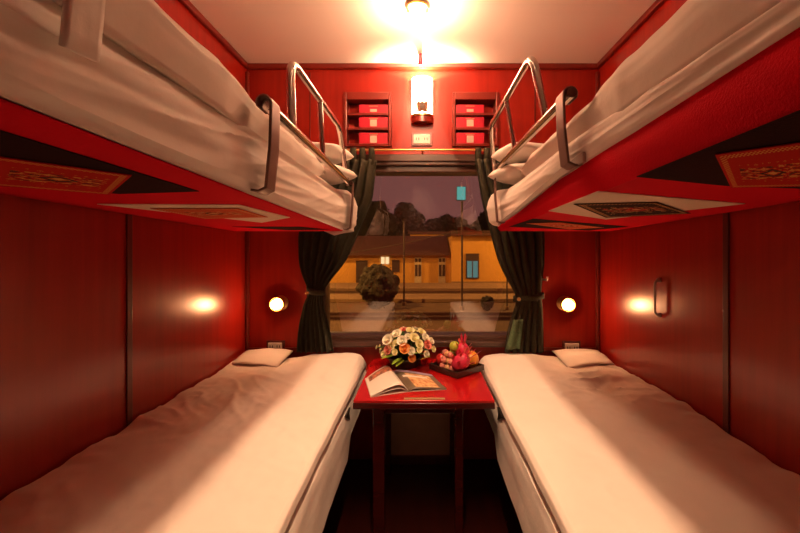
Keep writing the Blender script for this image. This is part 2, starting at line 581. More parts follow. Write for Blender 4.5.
# ------------------------------------------------------------------ lamps
# ceiling globe
gc = W(417.5, 9, 1.66)
gc.z = HC - 0.062
t = thing('ceiling_lamp', 'small glowing round glass lamp on the cream ceiling', 'ceiling lamp', (gc.x, gc.y, HC))
obj('globe', ball(BM(), gc, 0.042, 3), 'globe', t, smooth=True)
obj('base_ring', lathe(BM(), [(0.05, 0), (0.05, 0.010), (0.03, 0.022)], (gc.x, gc.y, HC - 0.022), seg=24), 'brass', t, smooth='auto')
obj('bracket', box(BM(), gc.x - 0.035, gc.x + 0.025, gc.y + 0.055, gc.y + 0.075, HC - 0.03, HC, 0.004), 'brass', t)

# added unseen slotted lamp: deep dark sides keep its light on the aisle half of the beds
t = thing('added_strip_lamp', 'unseen slotted strip lamp added on the ceiling to edge the light on the beds', 'ceiling lamp', (0, 0.6, HC))
SL0, SL1, SLW, SLD = 0.40, 1.45, 0.0328, 0.10
for sx in (-1, 1):
    obj('side', box(BM(), *sorted((sx * SLW, sx * (SLW + 0.006))), SL0, SL1, HC - SLD, HC - 0.001), 'dark', t)
for yy in (SL0, SL1):
    obj('end_cap', box(BM(), -SLW, SLW, yy - 0.003, yy + 0.003, HC - SLD, HC - 0.001), 'dark', t)
lamp('added_strip_light', 'AREA', (0, (SL0 + SL1) / 2, HC - 0.004), P_STRIP, (1.0, 0.57, 0.32), parent=t, shape='RECTANGLE', size=0.004, size_y=SL1 - SL0 - 0.05)

# wall sconce above the window
sc = W(422, 120, YB)
YS_ = YB - 0.04
sx0, sx1 = W(411, 0, YS_).x, W(433.5, 0, YS_).x
scx, sr = (sx0 + sx1) / 2, (sx1 - sx0) / 2
z_lo, z_gl, z_hi = W(0, 122, YS_).z, W(0, 115.5, YS_).z, W(0, 77, YS_).z
t = thing('wall_sconce', 'lit frosted half-cylinder wall lamp with gold emblem above the window', 'wall lamp', (scx, YB, z_lo))
def halfcyl(bm, r, z0, z1, depth=0.75, seg=20, y=YB - 0.012):
    ring = lambda z: [bm.verts.new((scx - r * math.cos(math.pi * i / seg), y - r * depth * math.sin(math.pi * i / seg), z)) for i in range(seg + 1)]
    zs = [z0, lerp(z0, z1, 0.5), z1]
    rs = [ring(z) for z in zs]
    for a, c in zip(rs, rs[1:]):
        for i in range(seg): bm.faces.new((a[i], a[i + 1], c[i + 1], c[i]))
    return rs
b = BM(); halfcyl(b, sr * 0.93, z_gl, z_hi); obj('shade', b, 'shade', t, smooth=True)
b = BM(); rs = halfcyl(b, sr, z_lo, z_gl); b.faces.new(rs[0][::-1]); b.faces.new(rs[-1]); obj('base', b, 'trim', t, smooth='auto')
b = BM(); rs = halfcyl(b, sr * 1.04, z_gl - 0.004, z_gl + 0.007, 0.8); b.faces.new(rs[0][::-1]); b.faces.new(rs[-1]); obj('rim', b, 'brass', t, smooth='auto')
obj('back_plate', box(BM(), sx0 + 0.006, sx1 - 0.006, YB - 0.012, YB, z_lo, z_hi - 0.004, 0.003), 'trim', t)
# gold emblem: a shield with a crown of leaves
ye = YB - 0.012 - sr * 0.72 - 0.012
def plate(bm, outline, y0, y1):
    f = [bm.verts.new((scx + x, y0, z)) for x, z in outline]
    g = [bm.verts.new((scx + x, y1, z)) for x, z in outline]
    bm.faces.new(f); bm.faces.new(g[::-1])
    n = len(f)
    for i in range(n): bm.faces.new((f[i], f[(i + 1) % n], g[(i + 1) % n], g[i]))
zb = z_gl + 0.005
b = BM()
plate(b, [(-0.030, zb + 0.024), (-0.022, zb + 0.014), (0, zb + 0.012), (0.022, zb + 0.014), (0.030, zb + 0.024), (0.032, zb + 0.055), (0.026, zb + 0.066), (0.010, zb + 0.060), (0, zb + 0.068), (-0.010, zb + 0.060), (-0.026, zb + 0.066), (-0.032, zb + 0.055)], ye, ye + 0.006)
em = obj('emblem', b, 'emblem', t)
b = BM()
plate(b, [(-0.012, zb + 0.026), (0.012, zb + 0.026), (0.012, zb + 0.050), (0, zb + 0.058), (-0.012, zb + 0.050)], ye - 0.003, ye)
obj('inner_shield', b, 'wicker', em)
for sgn in (-1, 1):
    b = BM()
    plate(b, [(sgn * 0.002, zb + 0.004), (sgn * 0.034, zb + 0.012), (sgn * 0.044, zb + 0.022), (sgn * 0.030, zb + 0.018), (sgn * 0.006, zb + 0.012)], ye - 0.001, ye + 0.005)
    obj('leaf', b, 'emblem', em)
lamp('sconce_bulb', 'POINT', (scx, YB - 0.034, z_hi - 0.016), 22, (1, 0.53, 0.28), parent=t, shadow_soft_size=0.008)

# short red peg hanging from the ceiling in front of the cornice
pp = W(420.5, 60, 2.08)
o = obj('ceiling_peg', lathe(BM(), [(0.011, 0), (0.0125, 0.002), (0.0125, HC - 0.001 - (pp.z - 0.028))], (pp.x, pp.y, pp.z - 0.028), seg=16), 'redbox', smooth='auto')
tag(o, 'short red peg hanging from the ceiling above the wall lamp', 'peg')

# reading lamps
def reading_lamp(px, py, label):
    c = W(px, py, 2.11)
    t = thing('reading_lamp', label, 'reading lamp', (c.x, YB, c.z), 'reading lamps by the window')
    ax = (0, -1, 0)
    obj('base', lathe(BM(), [(0.044, 0), (0.044, 0.010), (0.036, 0.016), (0.018, 0.016), (0.018, 0.045)], (c.x, YB, c.z), ax), 'brass', t, smooth='auto')
    obj('housing', lathe(BM(), [(0.018, 0.040), (0.037, 0.052), (0.040, 0.072), (0.037, 0.072), (0.034, 0.056), (0.0, 0.052)], (c.x, YB, c.z), ax), 'brass', t, smooth='auto')
    obj('bulb', lathe(BM(), [(0.0, 0.054), (0.018, 0.058), (0.025, 0.070), (0.026, 0.082), (0.022, 0.094), (0.011, 0.101), (0, 0.103)], (c.x, YB, c.z), ax), 'bulb', t, smooth=True)
    return t
reading_lamp(275, 305, 'glowing round reading lamp beside the left curtain')
reading_lamp(570, 305.5, 'glowing round reading lamp beside the right curtain')

# ------------------------------------------------------------------ outlets
def outlet(px0, px1, py0, py1, label, frame='wall_dark', holes=2):
    a, c = W(px0, py1, YB), W(px1, py0, YB)
    t = thing('power_outlet', label, 'outlet', ((a.x + c.x) / 2, YB, a.z))
    obj('surround', box(BM(), a.x - 0.012, c.x + 0.012, YB - 0.010, YB, a.z - 0.010, c.z + 0.010, 0.003), frame, t)
    pl = obj('plate', box(BM(), a.x, c.x, YB - 0.018, YB - 0.009, a.z, c.z, 0.004), 'plastic', t)
    w = c.x - a.x
    zc = (a.z + c.z) / 2
    for k in range(holes):
        xc = a.x + w * (k + 0.5) / holes
        for s in (-1, 1):
            obj('slot', box(BM(), xc + s * 0.007 - 0.002, xc + s * 0.007 + 0.002, YB - 0.0195, YB - 0.017, zc - 0.007, zc + 0.007), 'dark', pl)
    return t
outlet(413.5, 430, 135, 144.5, 'white double power outlet below the wall sconce', 'trim')
outlet(269, 283, 342, 349.5, 'small power outlet above the left lower bed')
outlet(564, 578, 342.5, 351.5, 'small power outlet above the right lower bed')

# ------------------------------------------------------------------ niche shelves with red packets
def niche(x0, x1, right, label):
    t = thing('niche_shelf', label, 'shelf', ((x0 + x1) / 2, YB, NZ0), 'niche shelves over the window')
    e = 0.001
    b = BM()
    box(b, x0 + 0.02, x1 - 0.02, YB + 0.068, YB + 0.078, NZ0 + 0.018, NZ1 - 0.045)
    obj('back_panel', b, 'wall_end', t)
    for xa, xb in ((x0 + e, x0 + 0.020), (x1 - 0.020, x1 - e)):
        obj('side_panel', box(BM(), xa, xb, YB - 0.012, YB + 0.105, NZ0 + e, NZ1 - e, 0.003), 'trim', t)
    obj('top_panel', box(BM(), x0 + 0.020, x1 - 0.020, YB - 0.012, YB + 0.105, NZ1 - 0.045, NZ1 - e, 0.003), 'trim', t)
    obj('bottom_panel', box(BM(), x0 + 0.020, x1 - 0.020, YB - 0.012, YB + 0.105, NZ0 + e, NZ0 + 0.018, 0.003), 'trim', t)
    zs = [NZ0 + 0.018, W(0, 127.5, YB).z, W(0, 113, YB).z]
    for z in zs[1:]:
        obj('shelf_board', box(BM(), x0 + 0.020, x1 - 0.020, YB - 0.004, YB + 0.068, z - 0.014, z, 0.002), 'trim', t)
    side = 'right' if right else 'left'
    w = (x1 - x0) * 0.60
    bx0 = x0 + 0.024 if right else x1 - 0.024 - w
    hs = [0.068, 0.064, 0.052]
    names = ['bottom', 'middle', 'top']
    for i, z in enumerate(zs):
        xc = bx0 + w / 2
        tb = thing('red_packet', f'red packet with pale emblem on the {names[i]} board of the {side} wall niche', 'packet', (xc, YB + 0.03, z), 'red packets in the wall niches')
        body = obj('box', box(BM(), bx0, bx0 + w, YB + 0.004, YB + 0.062, z + 0.0005, z + hs[i], 0.003), 'redbox', tb)
        eh = hs[i] * 0.62
        obj('emblem', box(BM(), xc - 0.020, xc + 0.020, YB + 0.0025, YB + 0.0045, z + 0.008, z + 0.008 + eh * (0.5 if i == 2 else 1), 0.001), 'white_print', tb)
        obj('print_line', box(BM(), xc - 0.026, xc + 0.026, YB + 0.003, YB + 0.0045, z + hs[i] - 0.012, z + hs[i] - 0.008), 'gold_print_and_glare', tb)
    return t
niche(NL[0], NL[1], False, 'dark red wooden niche shelf left of the wall sconce')
niche(NR[0], NR[1], True, 'dark red wooden niche shelf right of the wall sconce')

# ------------------------------------------------------------------ curtains and rod
ZR = W(0, 150, 2.13).z
t = thing('curtain_rod', 'thin brass curtain rod across the top of the window', 'curtain rod', (0, 2.13, ZR))
obj('rod', tube(BM(), [(-0.86, 2.13, ZR), (0.86, 2.13, ZR)], 0.006), 'brass', t, smooth='auto')
for x in (-0.80, 0.0, 0.80):
    obj('rod_bracket', tube(BM(), [(x, 2.13, ZR), (x, YB, ZR)], 0.006, 8), 'brass', t, smooth='auto')
for x in (-0.865, 0.865):
    obj('finial', ball(BM(), (x, 2.13, ZR), 0.012, 2), 'brass', t, smooth=True)

def curtain(side, label):
    YC = 2.118
    def E(px, py): return W(px, py, YC)
    if side < 0:
        inner = [(376, 160), (372, 200), (358, 232), (345, 262), (330, 280), (321.5, 291), (322, 300), (328, 325), (333, 352)]
        outer = [(330, 160), (312, 200), (300, 232), (300, 262), (305, 280), (312, 291), (306, 300), (300, 325), (298, 352)]
    else:
        inner = [(474, 160), (480, 200), (489, 232), (497, 262), (508, 284), (517, 297), (514, 306), (507, 325), (503, 352)]
        outer = [(518, 160), (535, 200), (545, 232), (545, 262), (542, 284), (541, 297), (543, 306), (544, 325), (544, 352)]
    li = [E(*p) for p in inner]; lo = [E(*p) for p in outer]
    zt = li[0].z; zbm = li[-1].z
    zi = [-(p.z) for p in li]; xi = [p.x for p in li]
    zo = [-(p.z) for p in lo]; xo = [p.x for p in lo]
    ztie = E(0, inner[5][1]).z
    t = thing('curtain', label, 'curtain', (xo[5], YC, zbm), 'tied green curtains')
    nf = 6.5
    def sm(xs, ys, z):
        return sum(interp(xs, ys, z + d) for d in (-0.04, -0.02, 0, 0.02, 0.04)) / 5
    def fn(u, v):
        z = lerp(zt, zbm, v)
        xa, xb = sm(zi, xi, -z), sm(zo, xo, -z)
        x = lerp(xa, xb, u)
        near = math.exp(-((z - ztie) / 0.10) ** 2)
        amp = lerp(0.022, 0.011, near)
        y = YC + amp * math.sin(u * nf * 2 * math.pi + 0.6 * N(z * 3, u * 2)) + 0.012 * N(u * 5, z * 4) - 0.01
        x += 0.008 * math.sin(u * nf * 2 * math.pi + 1.1)
        return Vector((x, y, z))
    b = BM(); grid(b, 90, 60, fn)
    obj('drape', b, 'green', t, smooth=True, thick=0.003)
    # tab tops looped over the rod
    for k in range(5):
        u = (k + 0.5) / 5
        xk = lerp(xi[0], xo[0], u)
        pts = []
        for i in range(9):
            a = math.pi * i / 8
            pts.append((2.13 - 0.013 * math.cos(a), ZR + 0.013 * math.sin(a)))
        prof = [(YC - 0.012, zt - 0.03)] + pts + [(YC + 0.03, zt - 0.03)]
        b = BM()
        rows = [[b.verts.new((xk + dx, y, z)) for dx in (-0.016, 0.016)] for y, z in prof]
        for r0, r1 in zip(rows, rows[1:]): b.faces.new((r0[0], r0[1], r1[1], r1[0]))
        obj('tab', b, 'green', t, smooth='auto', thick=0.002)
    # tie band round the waist with a hook
    xa, xb = sm(zi, xi, -ztie), sm(zo, xo, -ztie)
    cx, rx = (xa + xb) / 2, abs(xb - xa) / 2 + 0.012
    b = BM()
    ring = []
    for i in range(28):
        a = 2 * math.pi * i / 28
        ring.append([b.verts.new((cx + rx * math.cos(a), YC - 0.008 + 0.046 * math.sin(a), ztie + dz + 0.010 * side * math.cos(a))) for dz in (-0.016, 0.016)])
    for i in range(28):
        p, q = ring[i], ring[(i + 1) % 28]
        b.faces.new((p[0], q[0], q[1], p[1]))
    obj('tie_band', b, 'green', t, smooth=True, thick=0.003)
    hp = E(307 if side < 0 else 516, 298 if side < 0 else 298)
    obj('button', ball(BM(), (hp.x + 0.02 * (side < 0), YC - 0.064, ztie - 0.004), 0.011, 2), 'brass', t, smooth=True)
    if side > 0:
        # pale lining of the turned-out lower corner
        def fl(u, v):
            z = lerp(E(0, 318).z, E(0, 347).z, v)
            x0, x1 = lerp(E(512, 0).x, E(504, 0).x, v), lerp(E(521, 0).x, E(518, 0).x, v)
            return Vector((lerp(x0, x1, u), YC - 0.045 - 0.012 * math.sin(u * math.pi * 2) , z))
        b = BM(); grid(b, 12, 8, fl)
        obj('lining', b, 'green_light', t, smooth=True, thick=0.002)
        kp = E(546, 280)
        obj('wall_hook', tube(BM(), rounded([(kp.x, YB, kp.z), (kp.x, YC - 0.02, kp.z), (kp.x, YC - 0.02, kp.z + 0.02)], 0.01), 0.006, 8), 'plastic', t, smooth='auto')
    return t
curtain(-1, 'dark green curtain tied back at the left side of the window')
curtain(1, 'dark green curtain tied back at the right side of the window')

# ------------------------------------------------------------------ upper bunks
def hund(Y): return 0.165 - 0.033 * Y
def U(px, py):
    """a point of the underside plane seen at a pixel"""
    lo, hi = 0.05, 6.0
    for _ in range(60):
        m = (lo + hi) / 2
        if hund(m) * F / m > VY - py: lo = m
        else: hi = m
    Y = min((lo + hi) / 2, 2.03)
    X = (px - VX) * Y / F
    X = max(-1.0, min(1.0, X))
    if abs(X) < 0.405: X = 0.405 * (1 if X > 0 else -1)
    return Vector((X, Y, ZC + hund(Y)))

BY0, BY1 = 0.10, 2.04
def bunk(side):
    s = side
    nm = 'left' if s < 0 else 'right'
    XE = 0.41
    t = thing('upper_bunk', f'upper bunk on the {nm} wall with red patchwork underside and chrome guard rail', 'bunk bed', (s * 0.72, 1.1, ZC + 0.13))
    fas = (lambda Y: interp([0.1, 0.7, 1.3], [-0.014, -0.012, -0.005], Y)) if s < 0 else (lambda Y: interp([0.1, 1.1, 1.6, 2.1], [0.085, 0.065, 0.03, 0.012], Y))
    # underside upholstery with its upturned front
    def under(u, v):
        Y = lerp(BY0, BY1, v)
        h = hund(Y)
        p = [(XE + 0.028, h + 0.003), (XE + 0.025, h + 0.002), (XE + 0.022, h + 0.001), (XE + 0.024, h), (1.022, h)] if s < 0 else [(XE + 0.02, h + fas(Y) + 0.03), (XE + 0.001, h + fas(Y) + 0.02), (XE - 0.002, h + max(0.004, fas(Y) * 0.5 + 0.008)), (XE + 0.012, h), (1.022, h)]
        xs = [0, 0.1, 0.25, 0.4, 1]
        d = interp(xs, [q[0] for q in p], u); hh = interp(xs, [q[1] for q in p], u)
        return Vector((s * d, Y, ZC + hh))
    b = BM(); grid(b, 20, 24, under)
    obj('underside', b, 'crimson', t, smooth='auto', thick=0.003, offs=0)
    b = BM()
    y = BY1
    box(b, min(s * 0.43, s * 1.022), max(s * 0.43, s * 1.022), y - 0.03, y + 0.004, ZC + hund(y) + 0.001, ZC + hund(y) + 0.06, 0.003)
    obj('end_rail', b, 'crimson', t)
    # mattress wrapped in a white sheet
    prof = [(0.06, 0.012), (0.012, 0.012), (-0.006, 0.03), (-0.012, 0.08), (-0.008, 0.13), (0.008, 0.165), (0.035, 0.185), (0.10, 0.190), (0.61, 0.190)]
    ks = [0, 0.05, 0.10, 0.3, 0.5, 0.62, 0.70, 0.78, 1]
    def matt(u, v):
        Y = lerp(BY0, BY1 + 0.02, v)
        d = interp(ks, [q[0] for q in prof], u); hh = interp(ks, [q[1] for q in prof], u)
        base = hund(Y) + fas(Y)
        h = base + hh * (0.335 - 0.02 - base) / 0.19
        side_m = max(0, 1 - abs(u - 0.36) / 0.36) ** 0.6 if u < 0.72 else 0
        hr = u
        n1 = N(Y * 1.3 + hr * 1.5, hr * 5.5 - Y * 1.9, s * 3.0)
        n2 = N(Y * 2.5 - hr * 1.0, hr * 14 - Y * 4.0, 9 + s)
        d -= side_m * (0.010 * n1 + 0.0025 * n2 + 0.004 * (1 - abs(N(Y * 1.6 + hr * 3.2, hr * 6 - Y * 2.2, 5 + s)) * 2))
        rg = max(0, 1 - 2.6 * abs(N(Y * 0.9 + h * 1.5 + s, h * 17 - Y * 2.6, 31 + s)))
        d -= side_m * 0.0065 * rg ** 2 * (0.35 + math.exp(-((Y - 0.85) / 0.35) ** 2))
        if s < 0 and u < 0.06: d, h = 0.004, lerp(hund(Y) - 0.003, h, u / 0.06)
        if v > 0.93:
            e = (v - 0.93) / 0.07
            d += (0.07 * e ** 4 - 0.055 * math.sin(min(1, e * 1.2) * math.pi) ** 2 ) * (1 if u < 0.72 else 0)
            h -= 0.02 * e * e
        return Vector((s * (XE + d), Y, ZC + h))
    b = BM()
    vs = grid(b, 70, 150, matt)
    b.faces.new([r[0] for r in vs]); b.faces.new([r[-1] for r in vs][::-1])
    obj('mattress', b, 'sheet', t, smooth='auto')
    if s > 0:
        b = BM()
        def sf(u, v):
            Y = lerp(0.92, 1.95, v)
            return Vector((XE - 0.010, Y, ZC + hund(Y) + fas(Y) + lerp(0.010, 0.035, u) * (1 - 0.5 * v)))
        grid(b, 2, 12, sf)
        obj('side_frame', b, 'steel', t, thick=0.008)
    # patchwork diamonds
    def patch(px, mat, name, dz, par=None, label=None):
        b = BM()
        q = [U(*p) for p in px]
        vs = [b.verts.new(p - Vector((0, 0, dz))) for p in q]
        f = b.faces.new(vs)
        L = b.loops.layers.uv.verify()
        for lp, uvc in zip(f.loops, [(0, 0), (1, 0), (1, 1), (0, 1)]): lp[L].uv = uvc
        return obj(name, b, mat, par or t, recalc=False, thick=0.0015, offs=0, label=label)
    if s < 0:
        q = patch([(0, 128), (199, 190), (120, 192.5), (0, 184.5)], 'black_patch', 'diamond_patch', 0.003, label='black diamond')
        patch([(-20, 150), (132, 172), (109.5, 192.0), (-20, 181)], 'emb_red', 'embroidered_panel', 0.006, q, 'red panel with gold motifs')
        q = patch([(97, 203), (238.5, 203.6), (290, 216.5), (262, 221.8)], 'cream_patch', 'diamond_patch', 0.003, label='cream diamond')
        patch([(150, 206.5), (238, 206.5), (268, 215.5), (205, 217)], 'emb_rust', 'embroidered_panel', 0.006, q, 'rust red panel')
        q = patch([(232, 226.0), (300, 226.2), (330, 229.0), (290, 229.6)], 'black_patch', 'diamond_patch', 0.003, label='black diamond')
    else:
        q = patch([(636.5, 175), (800, 107), (815, 187.5), (728, 184.5)], 'black_patch', 'diamond_patch', 0.003, label='black diamond')
        patch([(715, 150.5), (815, 136), (815, 183), (731, 184.8)], 'emb_red', 'embroidered_panel', 0.006, q, 'red panel with gold motifs')
        q = patch([(545, 210), (596, 190), (745, 202.6), (606, 218.5)], 'cream_patch', 'diamond_patch', 0.003, label='cream diamond')
        patch([(573.5, 202), (657, 200), (690.6, 211.6), (606, 216)], 'emb_black', 'embroidered_panel', 0.006, q, 'black panel with orange motifs')
        q = patch([(509.4, 226), (533, 218), (628, 226), (588, 230)], 'black_patch', 'diamond_patch', 0.003, label='black diamond')
        patch([(526, 222), (560, 221), (604, 226.2), (570, 228)], 'emb_rust', 'embroidered_panel', 0.006, q, 'rust red panel')
    # chrome guard rail
    if s < 0:
        XR = -0.374
        r0, r1 = PX(266, 104, XR), PX(350, 184, XR)
        yp = [PX(292, 122, XR).y, PX(323, 153, XR).y, PX(346.5, 178, XR).y]
        lean, hh = -0.012, 0.555
    else:
        XR = 0.374
        r0, r1 = PX(572, 92, XR), PX(497.6, 168, XR)
        yp = [PX(546, 106, XR).y, PX(515, 142, XR).y, PX(494, 168, XR).y]
        lean, hh = -0.035, 0.60
    rail = obj('guard_rail', tube(BM(), [r0, r1], 0.0135, 14), 'chrome', t, smooth='auto')
    zr = lambda Y: lerp(r0.z, r1.z, (Y - r0.y) / (r1.y - r0.y))
    A = Vector((XR, yp[0], zr(yp[0]))); B = Vector((XR + lean, yp[0] + 0.02, ZC + hh))
    C = Vector((XR + lean, yp[2] - 0.10, ZC + hh + 0.01)); D = Vector((XR, yp[2], zr(yp[2])))
    obj('hoop', tube(BM(), rounded([A, B, C, D], 0.06, 7), 0.0125, 14), 'chrome', rail, smooth='auto')
    Y = yp[1]
    obj('upright', tube(BM(), [(XR, Y, zr(Y)), (XR + lean, Y, ZC + hh + 0.004)], 0.010, 12), 'chrome', rail, smooth='auto')
    # brackets that clip the rail to the bunk
    for kk, Y in enumerate((r0.y + (0.012 if s < 0 else 0.035), min(r1.y - 0.01, 2.02))):
        wd = 0.027 if kk == 0 else 0.018
        zt = zr(Y)
        pr = []
        for i in range(8):
            a = -0.6 + (math.pi + 0.6) * i / 7
            pr.append((abs(XR) + 0.017 * math.cos(a), zt + 0.017 * math.sin(a)))
        zb_ = ZC + hund(Y) + fas(Y) + (0.02 if kk == 0 else 0.012)
        pr += [(abs(XR) - 0.014, lerp(zt, zb_, 0.5)), (abs(XR) - 0.004, zb_), (abs(XR) + 0.012, zb_ - 0.008), (abs(XR) + 0.030, zb_ - 0.006)]
        b = BM()
        rows = [[b.verts.new((s * d, Y + dy, z)) for dy in (-wd, -wd * 0.7, wd * 0.7, wd)] for d, z in pr]
        for ra, rb in zip(rows, rows[1:]):
            for i in range(3): b.faces.new((ra[i], ra[i + 1], rb[i + 1], rb[i]))
        obj('bracket', b, 'bracket', t, smooth='auto', thick=0.005, offs=0)
    # the quilt spread on top, with its thick rolled edge
    pq = [(-0.012, 0.272), (-0.024, 0.322), (-0.024, 0.350), (-0.006, 0.380), (0.030, 0.394), (0.08, 0.398), (0.20, 0.385), (0.60, 0.380), (0.612, 0.345)]
    kq = [0, 0.08, 0.18, 0.28, 0.38, 0.5, 0.65, 0.96, 1]
    def qf(u, v):
        Y = lerp(BY0 + 0.02, 1.62, v)
        d = interp(kq, [q[0] for q in pq], u); h = interp(kq, [q[1] for q in pq], u)
        edge = max(0, 1 - abs(u - 0.3) / 0.35)
        d -= edge * (0.008 * N(Y * 5, u * 4, 20 + s) + 0.005 * N(Y * 14, u * 9, 40 + s))
        h += 0.010 * N(Y * 4, u * 5, 60 + s) * min(1, u * 6)
        if v > 0.9: h = lerp(h, 0.325, ((v - 0.9) / 0.1) ** 2 * 0.9)
        # the edge slips back behind the guard rail
        kk_ = max(0, min(1, (Y - 0.75) / 0.2))
        d += 0.032 * kk_
        h += 0.010 * kk_ * max(0, 1 - u / 0.25)
        return Vector((s * (XE + d), Y, ZC + h))
    b = BM()
    vs = grid(b, 50, 110, qf)
    o = obj('quilt', b, 'quilt', None, smooth='auto', up=True, thick=0.012)
    tag(o, f'pale quilt with rolled edge lying on the {nm} upper bunk', 'quilt', 'quilts on the upper bunks')
    return t
bunk(-1)
bunk(1)

# pillows at the window end of the upper bunks
def pillow(name, c, sx, sy, sz, rot, label, group, seed=0, mat='pillow'):
    b = BM()
    def fn(sign):
        def f(u, v):
            x, y = (u * 2 - 1), (v * 2 - 1)
            mm = max(abs(x), abs(y)); f5 = mm / max(1e-6, (abs(x) ** 4.5 + abs(y) ** 4.5) ** (1 / 4.5)) if mm > 0 else 1
            k = max(0, (1 - abs(x) ** 2.6)) ** 0.55 * max(0, (1 - abs(y) ** 2.6)) ** 0.55
            pin = 1 - 0.07 * (1 - abs(x) ** 2) * abs(y) ** 6
            pin2 = 1 - 0.07 * (1 - abs(y) ** 2) * abs(x) ** 6
            z = sign * k * sz * (1 + 0.18 * N(x * 2 + seed, y * 2, sign))
            return Vector((x * sx * pin2 * f5, y * sy * pin * f5, z))
        return f
    grid(b, 28, 24, fn(1)); grid(b, 28, 24, fn(-1))
    bmesh.ops.remove_doubles(b, verts=b.verts[:], dist=1e-5)
    M_ = Matrix.Translation(c) @ Matrix.Rotation(rot[2], 4, 'Z') @ Matrix.Rotation(rot[1], 4, 'Y') @ Matrix.Rotation(rot[0], 4, 'X')
    o = obj(name, b, mat, None, smooth=True)
    o.matrix_world = M_
    return tag(o, label, 'pillow', group)
for s, nm in ((-1, 'left'), (1, 'right')):
    g = 'pillows on the upper bunks'
    pillow('pillow', (s * 0.545, 1.860, ZC + 0.366), 0.21, 0.145, 0.044, (0, s * 0.02, s * 0.30), f'lower white pillow of the two at the window end of the {nm} upper bunk', g, 1 + s)
    pillow('pillow', (s * 0.560, 1.855, ZC + 0.458), 0.21, 0.145, 0.044, (0, s * 0.06, s * 0.24), f'top white pillow of the two at the window end of the {nm} upper bunk', g, 5 + s)

# folded white cloth hanging over the edge of the left quilt near the camera
b = BM()
fa, fb = PX(62, 8, -0.375), PX(98, 14, -0.375)
def ff(u, v):
    y = lerp(fa.y, fb.y, u)
    pr = [(0.06, 0.418), (0.01, 0.416), (-0.034, 0.385), (-0.042, 0.300), (-0.034, 0.212)]
    d = interp([0, 0.2, 0.45, 0.7, 1], [q[0] for q in pr], v); h = interp([0, 0.2, 0.45, 0.7, 1], [q[1] for q in pr], v)
    return Vector((-(0.41 + d) + 0.003 * N(u * 3, v * 3), y, ZC + h + 0.004 * u))
grid(b, 8, 14, ff)
o = obj('folded_cloth', b, 'pillow', None, smooth=True, thick=0.006, offs=0)
tag(o, 'folded white cloth hanging over the edge of the left upper bunk', 'cloth')

